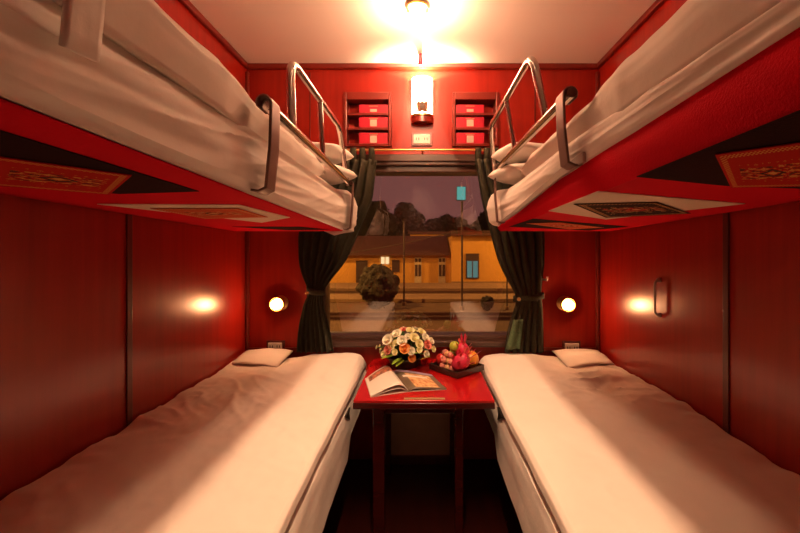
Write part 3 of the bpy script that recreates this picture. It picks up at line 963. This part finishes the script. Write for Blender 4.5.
# ------------------------------------------------------------------ lower beds
ZB = ZC - 0.62
def lower_bed(side):
    s = side
    nm = 'left' if s < 0 else 'right'
    t = thing('lower_bed', f'lower bed along the {nm} wall with white mattress on a dark wooden base', 'bed', (s * 0.70, 1.1, 0))
    xa, xb = sorted((s * 0.44, s * 1.025))
    obj('base', box(BM(), xa, xb, 0.10, 2.17, 0, 0.31, 0.006), 'wall_dark', t)
    obj('ledge', box(BM(), *sorted((s * 0.425, s * 0.450)), 0.10, 2.17, 0.27, 0.305, 0.006), 'trim', t)
    prof = [(0.42, -0.295), (0.335, -0.298), (0.320, -0.285), (0.321, -0.20), (0.321, -0.10), (0.326, -0.070), (0.346, -0.056), (0.5, -0.055), (1.022, -0.055)]
    kk = [0, 0.08, 0.14, 0.32, 0.55, 0.68, 0.75, 0.8, 1]
    def mf(u, v):
        Y = lerp(0.10, 2.16, v)
        d = interp(kk, [q[0] for q in prof], u); h = interp(kk, [q[1] for q in prof], u)
        if u < 0.3: h += 0.075 * max(0, min(1, (Y - 1.62) / 0.06)) * max(0, 1 - max(0, u - 0.14) / 0.16)
        if 0.1 < u < 0.7: d += 0.003 * N(Y * 5, u * 6, s) + 0.0015 * N(Y * 16, u * 3, s + 4)
        return Vector((s * d, Y, ZB + h))
    b = BM()
    vs = grid(b, 44, 90, mf)
    b.faces.new([r[0] for r in vs]); b.faces.new([r[-1] for r in vs][::-1])
    mt = obj('mattress', b, 'sheet', t, smooth='auto')
    c = PX(348 if s < 0 else 499.5, 417, s * 0.318)
    b = BM()
    vv = [b.verts.new((c.x - s * e, c.y + dy, c.z + dz)) for e in (0, -0.012) for dy, dz in ((-0.05, 0.022), (0.055, 0.018), (0.03, 0.0), (0.05, -0.035))]
    b.faces.new(vv[:4]); b.faces.new(vv[4:][::-1])
    for i in range(4): b.faces.new((vv[i], vv[(i + 1) % 4], vv[4 + (i + 1) % 4], vv[4 + i]))
    obj('strap', b, 'dark', mt)
    # quilt spread over the bed
    hump = [(0.82, 1.80, 0.14, 0.14, 0.012), (0.92, 1.35, 0.10, 0.35, 0.016), (0.70, 1.72, 0.16, 0.12, -0.014)]
    if s > 0: hump = [(0.86, 1.80, 0.12, 0.10, 0.022), (0.80, 1.66, 0.07, 0.09, -0.030), (0.90, 1.50, 0.14, 0.16, 0.020)]
    pr = [(0.334, -0.044), (0.328, -0.044), (0.320, -0.034), (0.322, -0.010), (0.334, 0.000), (0.350, 0.002), (0.45, 0.004), (1.020, 0.006), (1.026, -0.015)]
    kq = [0, 0.05, 0.10, 0.15, 0.20, 0.26, 0.35, 0.98, 1]
    crease = (0.82, 1.70) if s > 0 else (0.80, 1.55)
    def qf(u, v):
        Y = lerp(0.09, 2.165, v)
        d = interp(kq, [q[0] for q in pr], u); h = interp(kq, [q[1] for q in pr], u)
        top = max(0, min(1, (u - 0.15) / 0.15))
        for hx, hy, wx, wy, am in hump:
            h += am * math.exp(-((d - hx) / wx) ** 2 - ((Y - hy) / wy) ** 2) * top
        h += top * (0.010 * N(d * 4, Y * 2.5, 2 + s) + 0.004 * N(d * 12 + Y * 5, Y * 7, 7 + s) + 0.0016 * N(d * 40, Y * 30, s))
        dx, dy = d - crease[0], Y - crease[1]
        rr = math.hypot(dx, dy)
        an = math.atan2(dy, dx)
        loc = math.exp(-(dx / 0.20) ** 2 - (dy / 0.22) ** 2)
        rdg = max(0, 1 - 3.2 * abs(N(d * 7 + Y * 3.5 * s, Y * 9 - d * 4, 51 + s)))
        rd2 = max(0, 1 - 3.2 * abs(N(d * 22 - Y * 6, Y * 12 + d * 8, 71 + s)))
        h += top * (0.008 * loc * rdg ** 2 + 0.004 * loc * rd2 ** 2 + 0.002 * rdg ** 2)
        wallish = max(0, min(1, (d - 0.88) / 0.14))
        h += wallish * (0.012 * N(Y * 9, 3.3, s) + 0.006 * N(Y * 23, 1.3, s))
        h += lerp(0.032, 0.006, max(0, min(1, (d - 0.62) / 0.15))) * top * max(0, min(1, (Y - 1.55) / 0.5)) ** 1.5
        if u < 0.3:
            d += (0.006 * N(Y * 3, 1.7, s) + 0.003 * N(Y * 9, 4.1, s)) * (1 - u / 0.3)
        if v > 0.96: h -= 0.03 * ((v - 0.96) / 0.04) ** 2
        return Vector((s * d, Y, ZB + h))
    b = BM()
    vs = grid(b, 90, 200, qf)
    o = obj('quilt', b, 'quilt', None, smooth='auto', up=True, thick=0.012)
    tag(o, f'cream quilt spread flat over the {nm} lower bed', 'quilt', 'quilts on the lower beds')
    # turned-up corner of the sheet at the window end
    b = BM()
    def tf(u, v):
        x = lerp(0.74, 1.005, u)
        Y = lerp(1.98, 2.15, v)
        zz = 0.030 + 0.010 * math.sin(v * math.pi * 0.6) + 0.012 * math.sin(u * 3) + 0.006 * N(u * 3, v * 3, s)
        return Vector((s * x, Y - 0.07 * (1 - u) * (1 - v), ZB + zz - 0.012 * (1 - v)))
    grid(b, 18, 14, tf)
    o = obj('folded_sheet', b, 'sheet', None, smooth=True, thick=0.007)
    tag(o, f'folded sheet corner lying at the window end of the {nm} lower bed', 'folded sheet', 'folded sheets on the lower beds')
lower_bed(-1)
lower_bed(1)

# handle on the right wall
h0 = PX(655, 280, HW - 0.022); h1 = PX(655, 315, HW - 0.022)
t = thing('grab_rail', 'slim dark metal grab rail on the right wall', 'grab rail', (HW, h1.y, h1.z))
obj('grip', tube(BM(), rounded([(HW - 0.012, h0.y, h0.z), (h0.x, h0.y, h0.z - 0.012), (h0.x, h0.y, h1.z + 0.012), (HW - 0.012, h0.y, h1.z)], 0.012), 0.005, 10), 'steel', t, smooth='auto')
for z in (h0.z, h1.z):
    obj('mount', lathe(BM(), [(0.010, 0), (0.010, 0.006), (0.006, 0.014)], (HW, h0.y, z), (-1, 0, 0), 16), 'steel', t, smooth='auto')

# ------------------------------------------------------------------ table
ZT = ZC - 0.626
TF = 1.549
t = thing('table', 'glossy red lacquered table standing between the two lower beds', 'table', (0.01, 1.87, 0))
xl0, xr0 = -0.288, 0.300
obj('tabletop', box(BM(), xl0 + 0.001, xr0 - 0.001, TF + 0.004, YB - 0.05, ZT - 0.012, ZT, 0.003), 'table', t)
obj('edge_band', box(BM(), xl0, xr0, TF, YB - 0.05, ZT - 0.036, ZT - 0.010, 0.004), 'table_edge', t)
obj('leg', box(BM(), xl0 + 0.075, xl0 + 0.125, TF + 0.06, TF + 0.11, 0, ZT - 0.035, 0.004), 'table_edge', t)
obj('leg', box(BM(), xr0 - 0.160, xr0 - 0.125, TF + 0.06, TF + 0.11, 0, ZT - 0.035, 0.004), 'table_edge', t)
obj('leg', box(BM(), xl0 + 0.075, xl0 + 0.115, YB - 0.15, YB - 0.11, 0, ZT - 0.035, 0.004), 'table_edge', t)
obj('leg', box(BM(), xr0 - 0.150, xr0 - 0.11, YB - 0.15, YB - 0.11, 0, ZT - 0.035, 0.004), 'table_edge', t)
obj('apron', box(BM(), xl0 + 0.08, xr0 - 0.12, TF + 0.075, TF + 0.09, ZT - 0.085, ZT - 0.034, 0.003), 'table_edge', t)
a, c = PZ(404, 398.8, ZT), PZ(445, 398.8, ZT)
obj('reflection_strip', box(BM(), a.x, c.x, a.y - 0.006, a.y + 0.010, ZT - 0.001, ZT + 0.0008), 'gold_print_and_glare', t, label='pale gold strip standing in for a reflection on the tabletop')  # pale strip laid on as a reflection in the glossy tabletop

# ------------------------------------------------------------------ magazine
sp0, sp1 = PZ(408.5, 392, ZT), PZ(393, 371.5, ZT)
lo0, lo1 = PZ(370.6, 397.5, ZT), PZ(365, 379.5, ZT)
ro0, ro1 = PZ(446.6, 389.8, ZT), PZ(431.6, 375.3, ZT)
t = thing('magazine', 'open glossy magazine with curled left page on the red table', 'magazine', (sp0 + sp1) / 2)
def page(o0, o1, hgt, peak):
    def f(u, v):
        a = sp0.lerp(sp1, v); c = o0.lerp(o1, v)
        p = a.lerp(c, u)
        z = hgt * (math.sin(min(1, u / peak) * math.pi / 2) if u < peak else math.cos((u - peak) / (1 - peak) * math.pi / 2)) ** 1.2
        return Vector((p.x, p.y, ZT + 0.003 + z))
    return f
def flip(fn): return lambda u, v: fn(u, v)
b = BM(); grid(b, 24, 12, page(lo0, lo1, 0.034, 0.25), uv=True)
o = obj('page', b, 'page_text', t, smooth=True, thick=0.0015, offs=1, label='left page with a small photo at its top')
L = o.data.uv_layers.active
for l in L.data: l.uv = (1 - l.uv[0], l.uv[1])
b = BM(); grid(b, 24, 12, page(ro0, ro1, 0.010, 0.2), uv=True)
obj('page', b, 'page_photo', t, smooth=True, thick=0.0015, offs=1, label='right page with a full colour photo')
b = BM(); grid(b, 20, 8, lambda u, v: page(lo0, lo1, 0.020, 0.25)(u, v) - Vector((0, 0, 0.0015)))
obj('under_pages', b, 'paper', t, smooth=True, thick=0.001)
b = BM()
vv = [b.verts.new(Vector((p.x, p.y, ZT + dz))) for dz in (0.0005, 0.0025) for p in (lo0, sp0, ro0, ro1, sp1, lo1)]
b.faces.new(vv[:6]); b.faces.new(vv[6:][::-1])
for i in range(6): b.faces.new((vv[i], vv[(i + 1) % 6], vv[6 + (i + 1) % 6], vv[6 + i]))
obj('cover', b, 'paper', t)

# ------------------------------------------------------------------ flower arrangement
random.seed(4)
FC = Vector((-0.095, 2.02, ZT))
t = thing('flower_arrangement', 'bunch of cream and pink roses in a dark low basket on the table', 'flowers', FC)
def bsk(bm):
    lathe(bm, [(0.0, 0.001), (0.070, 0.001), (0.082, 0.018), (0.088, 0.045), (0.083, 0.045), (0.073, 0.02), (0.0, 0.015)], FC, seg=32)
b = BM(); bsk(b)
bk = obj('basket', b, 'wicker', t, smooth='auto')
obj('rim', tube(BM(), [FC + Vector((0.087 * math.cos(i * math.pi / 16), 0.087 * math.sin(i * math.pi / 16), 0.046)) for i in range(33)], 0.006, 8, cap=False), 'wicker', bk, smooth=True)
def rose(bm, c, axis, r):
    q = Vector((0, 0, 1)).rotation_difference(axis.normalized())
    rnd = random.random() * 6
    for ring, (n, rad, tilt) in enumerate(((3, 0.35, 0.15), (4, 0.62, 0.45), (5, 0.95, 0.85))):
        for k in range(n):
            a = rnd + ring * 0.7 + k * 2 * math.pi / n
            def pf(u, v):
                th = a + (u - 0.5) * 2 * math.pi / n * 1.35
                h = v
                rr = rad * r * (0.25 + 0.75 * math.sin(h * math.pi * 0.5)) * (1 + tilt * 0.35 * h * h)
                z = r * (1.15 - tilt * 0.55) * h * (1 - 0.22 * (2 * u - 1) ** 2 * h)
                return c + q @ Vector((rr * math.cos(th), rr * math.sin(th), z - r * 0.3))
            grid(bm, 4, 4, pf)
    ball(bm, c + q @ Vector((0, 0, r * 0.2)), r * 0.28, 1)
def fpt(px, py, Y): return W(px, py, Y)
blooms = [
 (388, 340, 1.90, .024, 'rose_white'), (391, 346, 1.89, .020, 'rose_cream'), (397, 334, 1.95, .022, 'rose_white'), (404, 330, 2.00, .018, 'rose_pink'),
 (410, 331, 1.98, .020, 'rose_cream'), (402, 341, 1.88, .022, 'rose_white'), (404.5, 348.5, 1.86, .022, 'rose_orange'), (414, 338, 1.92, .022, 'rose_cream'),
 (421, 332, 1.98, .020, 'rose_cream'), (425, 338, 1.95, .021, 'rose_white'), (419, 344, 1.90, .019, 'rose_cream'), (427, 345, 1.91, .020, 'rose_pink'),
 (411, 351, 1.86, .017, 'rose_white'), (426, 354, 1.89, .015, 'rose_white'), (388, 350, 1.88, .018, 'rose_pink'), (384, 354, 1.88, .014, 'rose_cream'),
 (412, 358, 1.865, .017, 'rose_orange'), (396, 343, 1.90, .014, 'rose_cream'), (408, 337, 1.93, .016, 'rose_white'), (392, 337, 1.95, .018, 'rose_cream'),
 (431, 341, 1.96, .016, 'rose_white'), (415, 329, 2.06, .017, 'rose_white'), (400, 331, 2.07, .018, 'rose_cream'), (419, 350, 1.88, .013, 'rose_cream'),
 (433, 349, 1.92, .014, 'rose_cream'), (424, 333, 2.07, .017, 'rose_white'), (395, 352, 1.87, .013, 'rose_cream')]
core = FC + Vector((0, 0, 0.07))
for i in range(34):
    a = random.uniform(0, 2 * math.pi); el = random.uniform(0.0, 1.25)
    d = Vector((math.cos(a) * math.cos(el), math.sin(a) * math.cos(el) * 0.8, math.sin(el)))
    c = core + Vector((d.x * random.uniform(.12, .165), d.y * .13, d.z * random.uniform(.10, .135)))
    blooms.append((VX + c.x * F / c.y, VY + (ZC - c.z) * F / c.y, c.y, random.uniform(.007, .012), random.choice(['rose_white', 'rose_cream', 'rose_cream', 'rose_pink'])))
for px, py, Y, r, m in blooms:
    c = fpt(px, py, Y)
    b = BM(); rose(b, c, (c - core) + Vector((0, -0.02, 0.02)), r)
    fl = obj('blossom', b, m, t, smooth=True, recalc=False)
    obj('stalk', tube(BM(), [c, c.lerp(core, 0.5) + Vector((0, 0, 0.005)), core - Vector((0, 0, 0.05))], 0.002, 5), 'leaf', fl, smooth=True)
def leaf(bm, base, tip, w, droop=0.2):
    d = tip - base
    sd = d.cross(Vector((0, 0, 1)))
    if sd.length < 1e-4: sd = Vector((1, 0, 0))
    sd.normalize()
    def f(u, v):
        p = base.lerp(tip, v) - Vector((0, 0, droop * d.length * v * v))
        wd = w * math.sin(math.pi * min(1, v * 0.92 + 0.06)) ** 0.8
        return p + sd * (u - 0.5) * 2 * wd + Vector((0, 0, abs(u - 0.5) * wd * 0.7))
    grid(bm, 2, 6, f)
for i in range(46):
    a = random.uniform(0, 2 * math.pi); el = random.uniform(-0.1, 1.3)
    d = Vector((math.cos(a) * math.cos(el), math.sin(a) * math.cos(el) * 0.85, math.sin(el)))
    b = BM(); leaf(b, core + d * 0.03, core + d * random.uniform(0.11, 0.145), random.uniform(0.010, 0.018))
    obj('leaf', b, 'leaf', t, smooth=True, recalc=False)
for px0, py0, px1, py1 in ((402, 358, 392, 364), (404, 360, 396, 366), (410, 354, 417, 353), (398, 355, 381, 358), (420, 360, 430, 356)):
    b = BM(); leaf(b, fpt(px0, py0, 1.89), fpt(px1, py1, 1.84), 0.014, 0.05)
    obj('leaf', b, 'leaf_light', t, smooth=True, recalc=False)

# ------------------------------------------------------------------ tray of fruit
TC = Vector((0.176, 1.942, ZT))
t = thing('fruit_tray', 'square black lacquer tray of fruit turned cornerwise on the table', 'tray', TC)
ca, sa = math.cos(math.radians(41)), math.sin(math.radians(41))
ax, ay, az = Vector((ca, sa, 0)), Vector((-sa, ca, 0)), Vector((0, 0, 1))
hw = 0.092
obj('bottom', obox(BM(), TC + Vector((0, 0, 0.004)), ax, ay, az, hw * 2, hw * 2, 0.006, 0.002), 'lacquer_black', t)
for dv, sw in ((ax, ay), (-ax, ay), (ay, ax), (-ay, ax)):
    nrm = (dv + Vector((0, 0, -0.45))).normalized()
    obj('side', obox(BM(), TC + dv * (hw + 0.004) + Vector((0, 0, 0.018)), sw, (dv * 0.91 + az * -0.0).normalized(), az, hw * 2 + 0.018, 0.008, 0.030, 0.002), 'lacquer_black', t)
zf = ZT + 0.0075
def fruit(name, c, r, mat, label, cat, group=None, scale=(1, 1, 1), amp=0.03, seed=0, stem=True, par=None):
    c = Vector(c)
    c.x, c.y = lerp(TC.x, c.x, 0.82), lerp(TC.y, c.y, 0.82)
    tt = thing(name, label, cat, (c.x, c.y, c.z - r * scale[2]), group)
    b = BM()
    ball(b, c, r, 3, scale, amp, 1.6, seed)
    obj('flesh', b, mat, tt, smooth=True)
    if stem:
        top = c + Vector((0, 0, r * scale[2] * 0.93))
        obj('stem', tube(BM(), [top, top + Vector((0.002, -0.001, r * 0.35))], 0.0018, 6), 'stem', tt, smooth=True)
    return tt
# dragon fruit with its leafy scales
def dragon(c, r, ln, axis, label, seed):
    tt = thing('dragon_fruit', label, 'dragon fruit', (c.x, c.y, c.z - r), 'dragon fruit in the tray')
    q = Vector((0, 0, 1)).rotation_difference(axis.normalized())
    b = BM()
    lathe(b, [(0.0, -ln), (r * .45, -ln * .86), (r * .82, -ln * .5), (r, 0), (r * .85, ln * .5), (r * .5, ln * .85), (0.0, ln)], c, axis, 20)
    obj('flesh', b, 'dragon', tt, smooth=True, sub=1)
    rn = random.Random(seed)
    for i in range(16):
        a = i * 2.4; h = lerp(-0.75, 0.80, i / 15)
        rr = r * math.sqrt(max(0.05, 1 - h * h)) * 0.95
        base = c + q @ Vector((rr * math.cos(a), rr * math.sin(a), h * ln))
        tip = base + q @ Vector((math.cos(a) * r * .35, math.sin(a) * r * .35, r * .55))
        b = BM(); leaf(b, base, tip, r * 0.20, -0.1)
        obj('scale', b, 'dragon_tip', tt, smooth=True, recalc=False)
    for i in range(5):
        a = i * 1.26
        base = c + q @ Vector((0.3 * r * math.cos(a), 0.3 * r * math.sin(a), ln * 0.9))
        tip = base + q @ Vector((math.cos(a) * r * .25, math.sin(a) * r * .25, r * (1.15 if i else 1.6)))
        b = BM(); leaf(b, base, tip, r * 0.16, -0.1)
        obj('crown_leaf', b, 'dragon', tt, smooth=True, recalc=False)
    return tt
dragon(Vector((0.190, 1.878, zf + 0.052)), 0.043, 0.056, Vector((-0.75, 0.28, 0.62)) * -1 if False else Vector((0.55, -0.2, 0.5)), 'pink dragon fruit lying at the front corner of the tray', 3)
dragon(Vector((0.208, 1.955, zf + 0.086)), 0.038, 0.050, Vector((0.12, -0.05, 1.0)), 'pink dragon fruit standing upright with its crown up in the tray', 8)
fruit('mango', (0.268, 1.955, zf + 0.047), 0.041, 'mango', 'orange mango at the right corner of the tray', 'mango', scale=(1, 1.1, 1.05), seed=2)
fruit('mango', (0.232, 2.040, zf + 0.043), 0.040, 'mango', 'orange mango behind the dragon fruit towards the window', 'mango', scale=(1.1, 1, 1.0), seed=6)
fruit('green_apple', (0.160, 2.02, zf + 0.040), 0.038, 'pear', 'yellow green apple at the back of the tray', 'apple', seed=4)
fruit('green_apple', (0.165, 1.965, zf + 0.110), 0.028, 'pear', 'yellow green apple resting on top of the fruit pile', 'apple', seed=9)
fruit('red_apple', (0.085, 2.00, zf + 0.034), 0.032, 'apple', 'red apple at the left corner of the tray', 'apple', seed=5)
rb = random.Random(2)
spots = [(0.118, 1.905, 0), (0.088, 1.935, 0), (0.145, 1.880, 0), (0.120, 1.945, 0), (0.155, 1.915, 0), (0.100, 1.965, 1), (0.125, 1.918, 1), (0.100, 1.935, 1), (0.140, 1.893, 1), (0.118, 1.950, 2), (0.135, 1.925, 2), (0.108, 1.985, 2)]
where = ['at the front left side of the tray', 'near the left corner of the tray', 'beside the lying dragon fruit', 'in the left middle of the tray', 'under the standing dragon fruit',
         'on the left edge of the pile', 'in the middle row of the pile', 'in the second layer near the left corner', 'leaning against the lying dragon fruit', 'on the upper left of the pile', 'topmost in front of the green apple', 'high in the pile beside the flowers']
for i, (x, y, l) in enumerate(spots):
    m = 'lychee' if i % 3 else 'longan'
    kind = ('pale brown longan ' if m == 'longan' else 'pink lychee ')
    fruit('lychee' if m == 'lychee' else 'longan', (x, y, zf + 0.0165 + l * 0.029), 0.0155 + 0.001 * (i % 3), m, kind + where[i], 'lychee' if m == 'lychee' else 'longan',
          'small round fruit in the tray', amp=0.06, seed=i, stem=False)

# ------------------------------------------------------------------ outside, through the window
GZ = ZC - 3.06
struct('ground', box(BM(), -60, 60, 2.6, 90, GZ - 0.3, GZ), 'gravel')
def at(px, py, Y): return W(px, py, Y)
# platform slabs and rails
for i, (y0, y1, h) in enumerate(((21.4, 24.0, 0.22), (26.5, 30.8, 0.30))):
    o = obj('platform', box(BM(), -40, 40, y0, y1, GZ, GZ + h, 0.03), 'platform')
    tag(o, ('low concrete platform between the tracks outside the window', 'concrete platform along the yellow station building')[i], 'platform')
for i, y in enumerate((16.2, 17.25, 25.0, 26.05)):
    b = BM(); box(b, -40, 40, y - 0.03, y + 0.03, GZ + 0.10, GZ + 0.16); box(b, -40, 40, y - 0.01, y + 0.01, GZ + 0.02, GZ + 0.11); box(b, -40, 40, y - 0.06, y + 0.06, GZ, GZ + 0.03)
    o = obj('track_rail', b, 'rail')
    tag(o, ('steel rail nearest the train window outside', 'second steel rail outside the train window', 'steel rail just beyond the low middle platform', 'steel rail in front of the station platform')[i], 'rail', 'railway tracks outside')

# yellow station building
YS = 32.0
def ext_box(px0, px1, py0, py1, y0, y1, bev=0.0):
    a, c = at(px0, py1, y0), at(px1, py0, y0)
    return box(BM(), a.x, c.x, y0, y1, a.z, c.z, bev)
t = thing('station_building', 'low yellow station building with dark tiled roof and double doors', 'building', (at(410, 0, YS).x, YS, GZ))
a, c = at(250, 0, YS), at(450.5, 252, YS)
wl = obj('wall', box(BM(), a.x, c.x, YS, YS + 7, GZ, c.z), 'yellow', t)
b = BM()
e0, e1 = at(245, 255.5, YS - 0.7), at(449.8, 255.5, YS - 0.7)
r0z = at(0, 241, YS + 3).z
prof = [(YS - 0.7, e0.z), (YS - 0.7, e0.z + 0.14), (YS + 3.5, r0z + 0.5), (YS + 7.6, e0.z + 0.14), (YS + 7.6, e0.z)]
ra = [b.verts.new((e0.x, y, z)) for y, z in prof]; rb_ = [b.verts.new((e1.x, y, z)) for y, z in prof]
b.faces.new(ra); b.faces.new(rb_[::-1])
for i in range(5): b.faces.new((ra[i], ra[(i + 1) % 5], rb_[(i + 1) % 5], rb_[i]))
obj('roof', b, 'roof', t)
def ext_door(par, px0, px1, py0, py1, Y, mat, pane='door_dark', n=2):
    d = obj('door', ext_box(px0, px1, py0, py1, Y - 0.10, Y, 0.0), mat, par)
    w = (px1 - px0)
    for k in range(n):
        u0, u1 = px0 + w * (k + 0.14) / n, px0 + w * (k + 0.86) / n
        for q0, q1 in ((0.05, 0.18), (0.28, 0.70)):
            obj('pane', ext_box(u0, u1, lerp(py0, py1, q0), lerp(py0, py1, q1), Y - 0.13, Y - 0.10), pane, d)
    return d
ext_door(t, 414.5, 421.5, 257, 284.5, YS, 'door_wood')
ext_door(t, 438.5, 445.5, 257, 284.5, YS, 'door_wood')
ext_door(t, 356, 367.5, 260.5, 285, YS, 'door_dark', n=1)
ext_door(t, 392, 399.5, 260, 272, YS, 'door_dark', n=1)
for x0 in (381, 385.5):
    obj('lit_window', ext_box(x0, x0 + 3.4, 257, 264, YS - 0.12, YS), 'lit_pane', t, label='lit window')
t = thing('station_hall', 'taller yellow station hall with a blue lit window', 'building', (at(480, 0, YS - 1).x, YS - 1, GZ))
a, c = at(451.5, 0, YS - 1), at(640, 234.5, YS - 1)
obj('wall', box(BM(), a.x, c.x, YS - 1, YS + 8, GZ, c.z), 'yellow', t)
obj('roof', ext_box(451, 642, 230.5, 235.5, YS - 1.6, YS + 8.6), 'roof', t)
w = obj('window', ext_box(466, 479, 253.5, 278.5, YS - 1.12, YS - 1), 'door_dark', t)
obj('pane', ext_box(467.2, 477.8, 261, 277.5, YS - 1.16, YS - 1.12), 'cyan_pane', w)
obj('mullion', ext_box(472, 473, 261, 277.5, YS - 1.19, YS - 1.16), 'door_dark', w)
obj('plinth', ext_box(451.5, 640, 281.5, 285.2, YS - 1.08, YS - 1), 'platform', t)
t = thing('rear_building', 'yellow upper storey rising behind the tiled roof', 'building', (at(448, 0, 40).x, 40, GZ))
a, c = at(410, 0, 41), at(470, 233.5, 41)
obj('wall', box(BM(), a.x, c.x, 41.2, 47, GZ, c.z), 'yellow', t)
obj('roof', ext_box(408, 472, 231.5, 234, 40.8, 47.4), 'roof', t)

# trees and bushes
def foliage(bm, blobs, seed, leaves, ls):
    rn = random.Random(seed)
    for (c, r, sc) in blobs:
        ball(bm, c, r, 4, sc, 0.35, 2.6, seed + len(bm.verts) % 17)
    for i in range(leaves):
        c, r, sc = rn.choice(blobs)
        d = Vector((rn.gauss(0, 1), rn.gauss(0, 1), rn.gauss(0, 1))).normalized()
        p = Vector(c) + Vector((d.x * sc[0], d.y * sc[1], d.z * sc[2])) * r * rn.uniform(0.95, 1.12)
        a = Vector((rn.gauss(0, 1), rn.gauss(0, 1), rn.gauss(0, 1))).normalized() * ls
        e = a.cross(d).normalized() * ls * 0.5
        vs = [bm.verts.new(p - a), bm.verts.new(p + e), bm.verts.new(p + a), bm.verts.new(p - e)]
        bm.faces.new(vs)
def bush(name, px, py, half, base, Y, label, mat='bush', cat='bush', n=900, ls=0.09):
    c = at(px, py, Y)
    r = half * Y / F
    t = thing(name, label, cat, (c.x, Y, GZ))
    b = BM()
    rn = random.Random(int(px))
    blobs = [(c, r * 0.92, (1, 0.9, 1.0)), (c - Vector((0, 0, r * 0.35)), r * 0.80, (1, 0.9, 0.9))] + [(c + Vector((rn.uniform(-.5, .5), rn.uniform(-.4, .4), rn.uniform(-.55, .5))) * r, r * 0.45, (1, 1, 1)) for _ in range(6)]
    foliage(b, blobs, int(px), n, ls)
    obj('foliage', b, mat, t, recalc=False)
    obj('stem', tube(BM(), [(c.x, Y, GZ), (c.x, Y, c.z)], 0.06, 8), 'bark', t)
    return t
bush('bush', 378.5, 285, 20.5, 307, 19.2, 'large round dark bush in front of the station building', n=1500)
bush('shrub', 487, 302.5, 7, 308, 18.6, 'small dark shrub low on the trackside at the right', n=400, ls=0.05)
def tree(blobs, Y, label, seed, trunk):
    b = BM()
    bl = []
    for px, py, r in blobs:
        bl.append((at(px, py, Y + random.uniform(-.8, .8)), r * Y / F, (1, 0.8, 1)))
    foliage(b, bl, seed, 1500, 0.25)
    c = at(trunk, 0, Y)
    t = thing('tree', label, 'tree', (c.x, Y, GZ), 'trees behind the station')
    obj('crown', b, 'tree', t, recalc=False)
    zt = max(q[0].z for q in bl)
    obj('trunk', tube(BM(), [(c.x, Y, GZ), (c.x + 0.2, Y, lerp(GZ, zt, .5)), (c.x, Y, zt - 0.4)], 0.3, 8, radii=[.35, .25, .1]), 'bark', t)
tree([(377, 216, 13), (368, 232, 14), (388, 228, 13), (356, 240, 14), (398, 240, 10)], 50, 'dark bushy tree rising behind the left roof', 11, 378)
tree([(405, 213, 10), (413, 222, 11), (401, 228, 11), (420, 236, 9)], 56, 'dark tall tree right beside the thin track post', 12, 408)
tree([(433, 228, 9), (446, 224, 9), (458, 228, 10), (440, 236, 9), (468, 233, 8)], 64, 'low dark tree behind the rear yellow storey', 13, 446)
tree([(490, 222, 12), (505, 214, 14), (520, 222, 14), (478, 229, 8)], 76, 'dark tree rising behind the station hall', 14, 503)
tree([(335, 222, 16), (318, 232, 16), (345, 238, 12)], 60, 'dark tree at the far left of the window', 15, 330)

# posts and lights on the station
def post(px, py_top, Y, r, label, arm=None):
    c = at(px, py_top, Y)
    t = thing('track_post', label, 'post', (c.x, Y, GZ), 'posts along the track')
    obj('shaft', tube(BM(), [(c.x, Y, GZ), (c.x, Y, c.z)], r, 10), 'post', t, smooth='auto')
    obj('footing', tube(BM(), [(c.x, Y, GZ), (c.x, Y, GZ + 0.18)], r * 2.4, 10), 'platform', t, smooth='auto')
    obj('cap', tube(BM(), [(c.x, Y, c.z), (c.x, Y, c.z + 0.06)], r * 1.5, 10), 'post', t, smooth='auto')
    return t
post(404, 222, 20.4, 0.05, 'thin dark post beside the round bush')
post(462, 202.6, 18.9, 0.05, 'thin dark post with a glowing blue sign on top')
post(507, 262, 18.9, 0.035, 'short dark post near the right curtain')
a, c = at(456.8, 200, 18.9), at(465.3, 187, 18.9)
t = thing('lit_sign', 'small glowing blue sign box on top of the dark post', 'sign', ((a.x + c.x) / 2, 18.9, a.z))
obj('case', box(BM(), a.x - 0.03, c.x + 0.03, 18.83, 18.97, a.z - 0.03, c.z + 0.03, 0.01), 'post', t)
obj('panel', box(BM(), a.x, c.x, 18.82, 18.83, a.z, c.z), 'cyan_sign', t)
pa, pb, pc = at(384, 247, 20.0), at(437, 236, 19.4), at(462, 231, 18.5)
o = obj('overhead_cable', tube(BM(), [at(300, 262, 21.5), pa, at(404, 243.5, 19.9) , pb, pc, at(507, 233, 18.4), at(560, 230, 18.0)], 0.022, 6), 'post')
tag(o, 'thin dark cable strung between the posts outside the window', 'cable')
# street lamps of the station: they light the yard
for i, (x, y, z, p) in enumerate(((-14.0, 24.6, GZ + 7.5, 3400), (-6.5, 14.0, GZ + 8.0, 3000), (12.0, 24.6, GZ + 7.5, 3400))):
    t = thing('street_lamp', ('yard lamp on a tall pole at the left of the platform', 'yard lamp on a tall pole close to the train', 'yard lamp on a tall pole at the right of the platform')[i], 'street lamp', (x, y, GZ))
    obj('pole', tube(BM(), rounded([(x, y, GZ), (x, y, z + 0.25), (x, y + 1.0, z + 0.3)], 0.4), 0.06, 8), 'post', t, smooth='auto')
    obj('head', box(BM(), x - 0.14, x + 0.14, y + 0.9, y + 1.5, z + 0.22, z + 0.36, 0.03), 'post', t)
    obj('lens', box(BM(), x - 0.10, x + 0.10, y + 0.95, y + 1.45, z + 0.19, z + 0.22, 0.01), 'sodium', t)
    lamp('sodium_light', 'POINT', (x, y + 1.2, z + 0.08), p, (1.0, 0.55, 0.14), parent=t, shadow_soft_size=0.15)
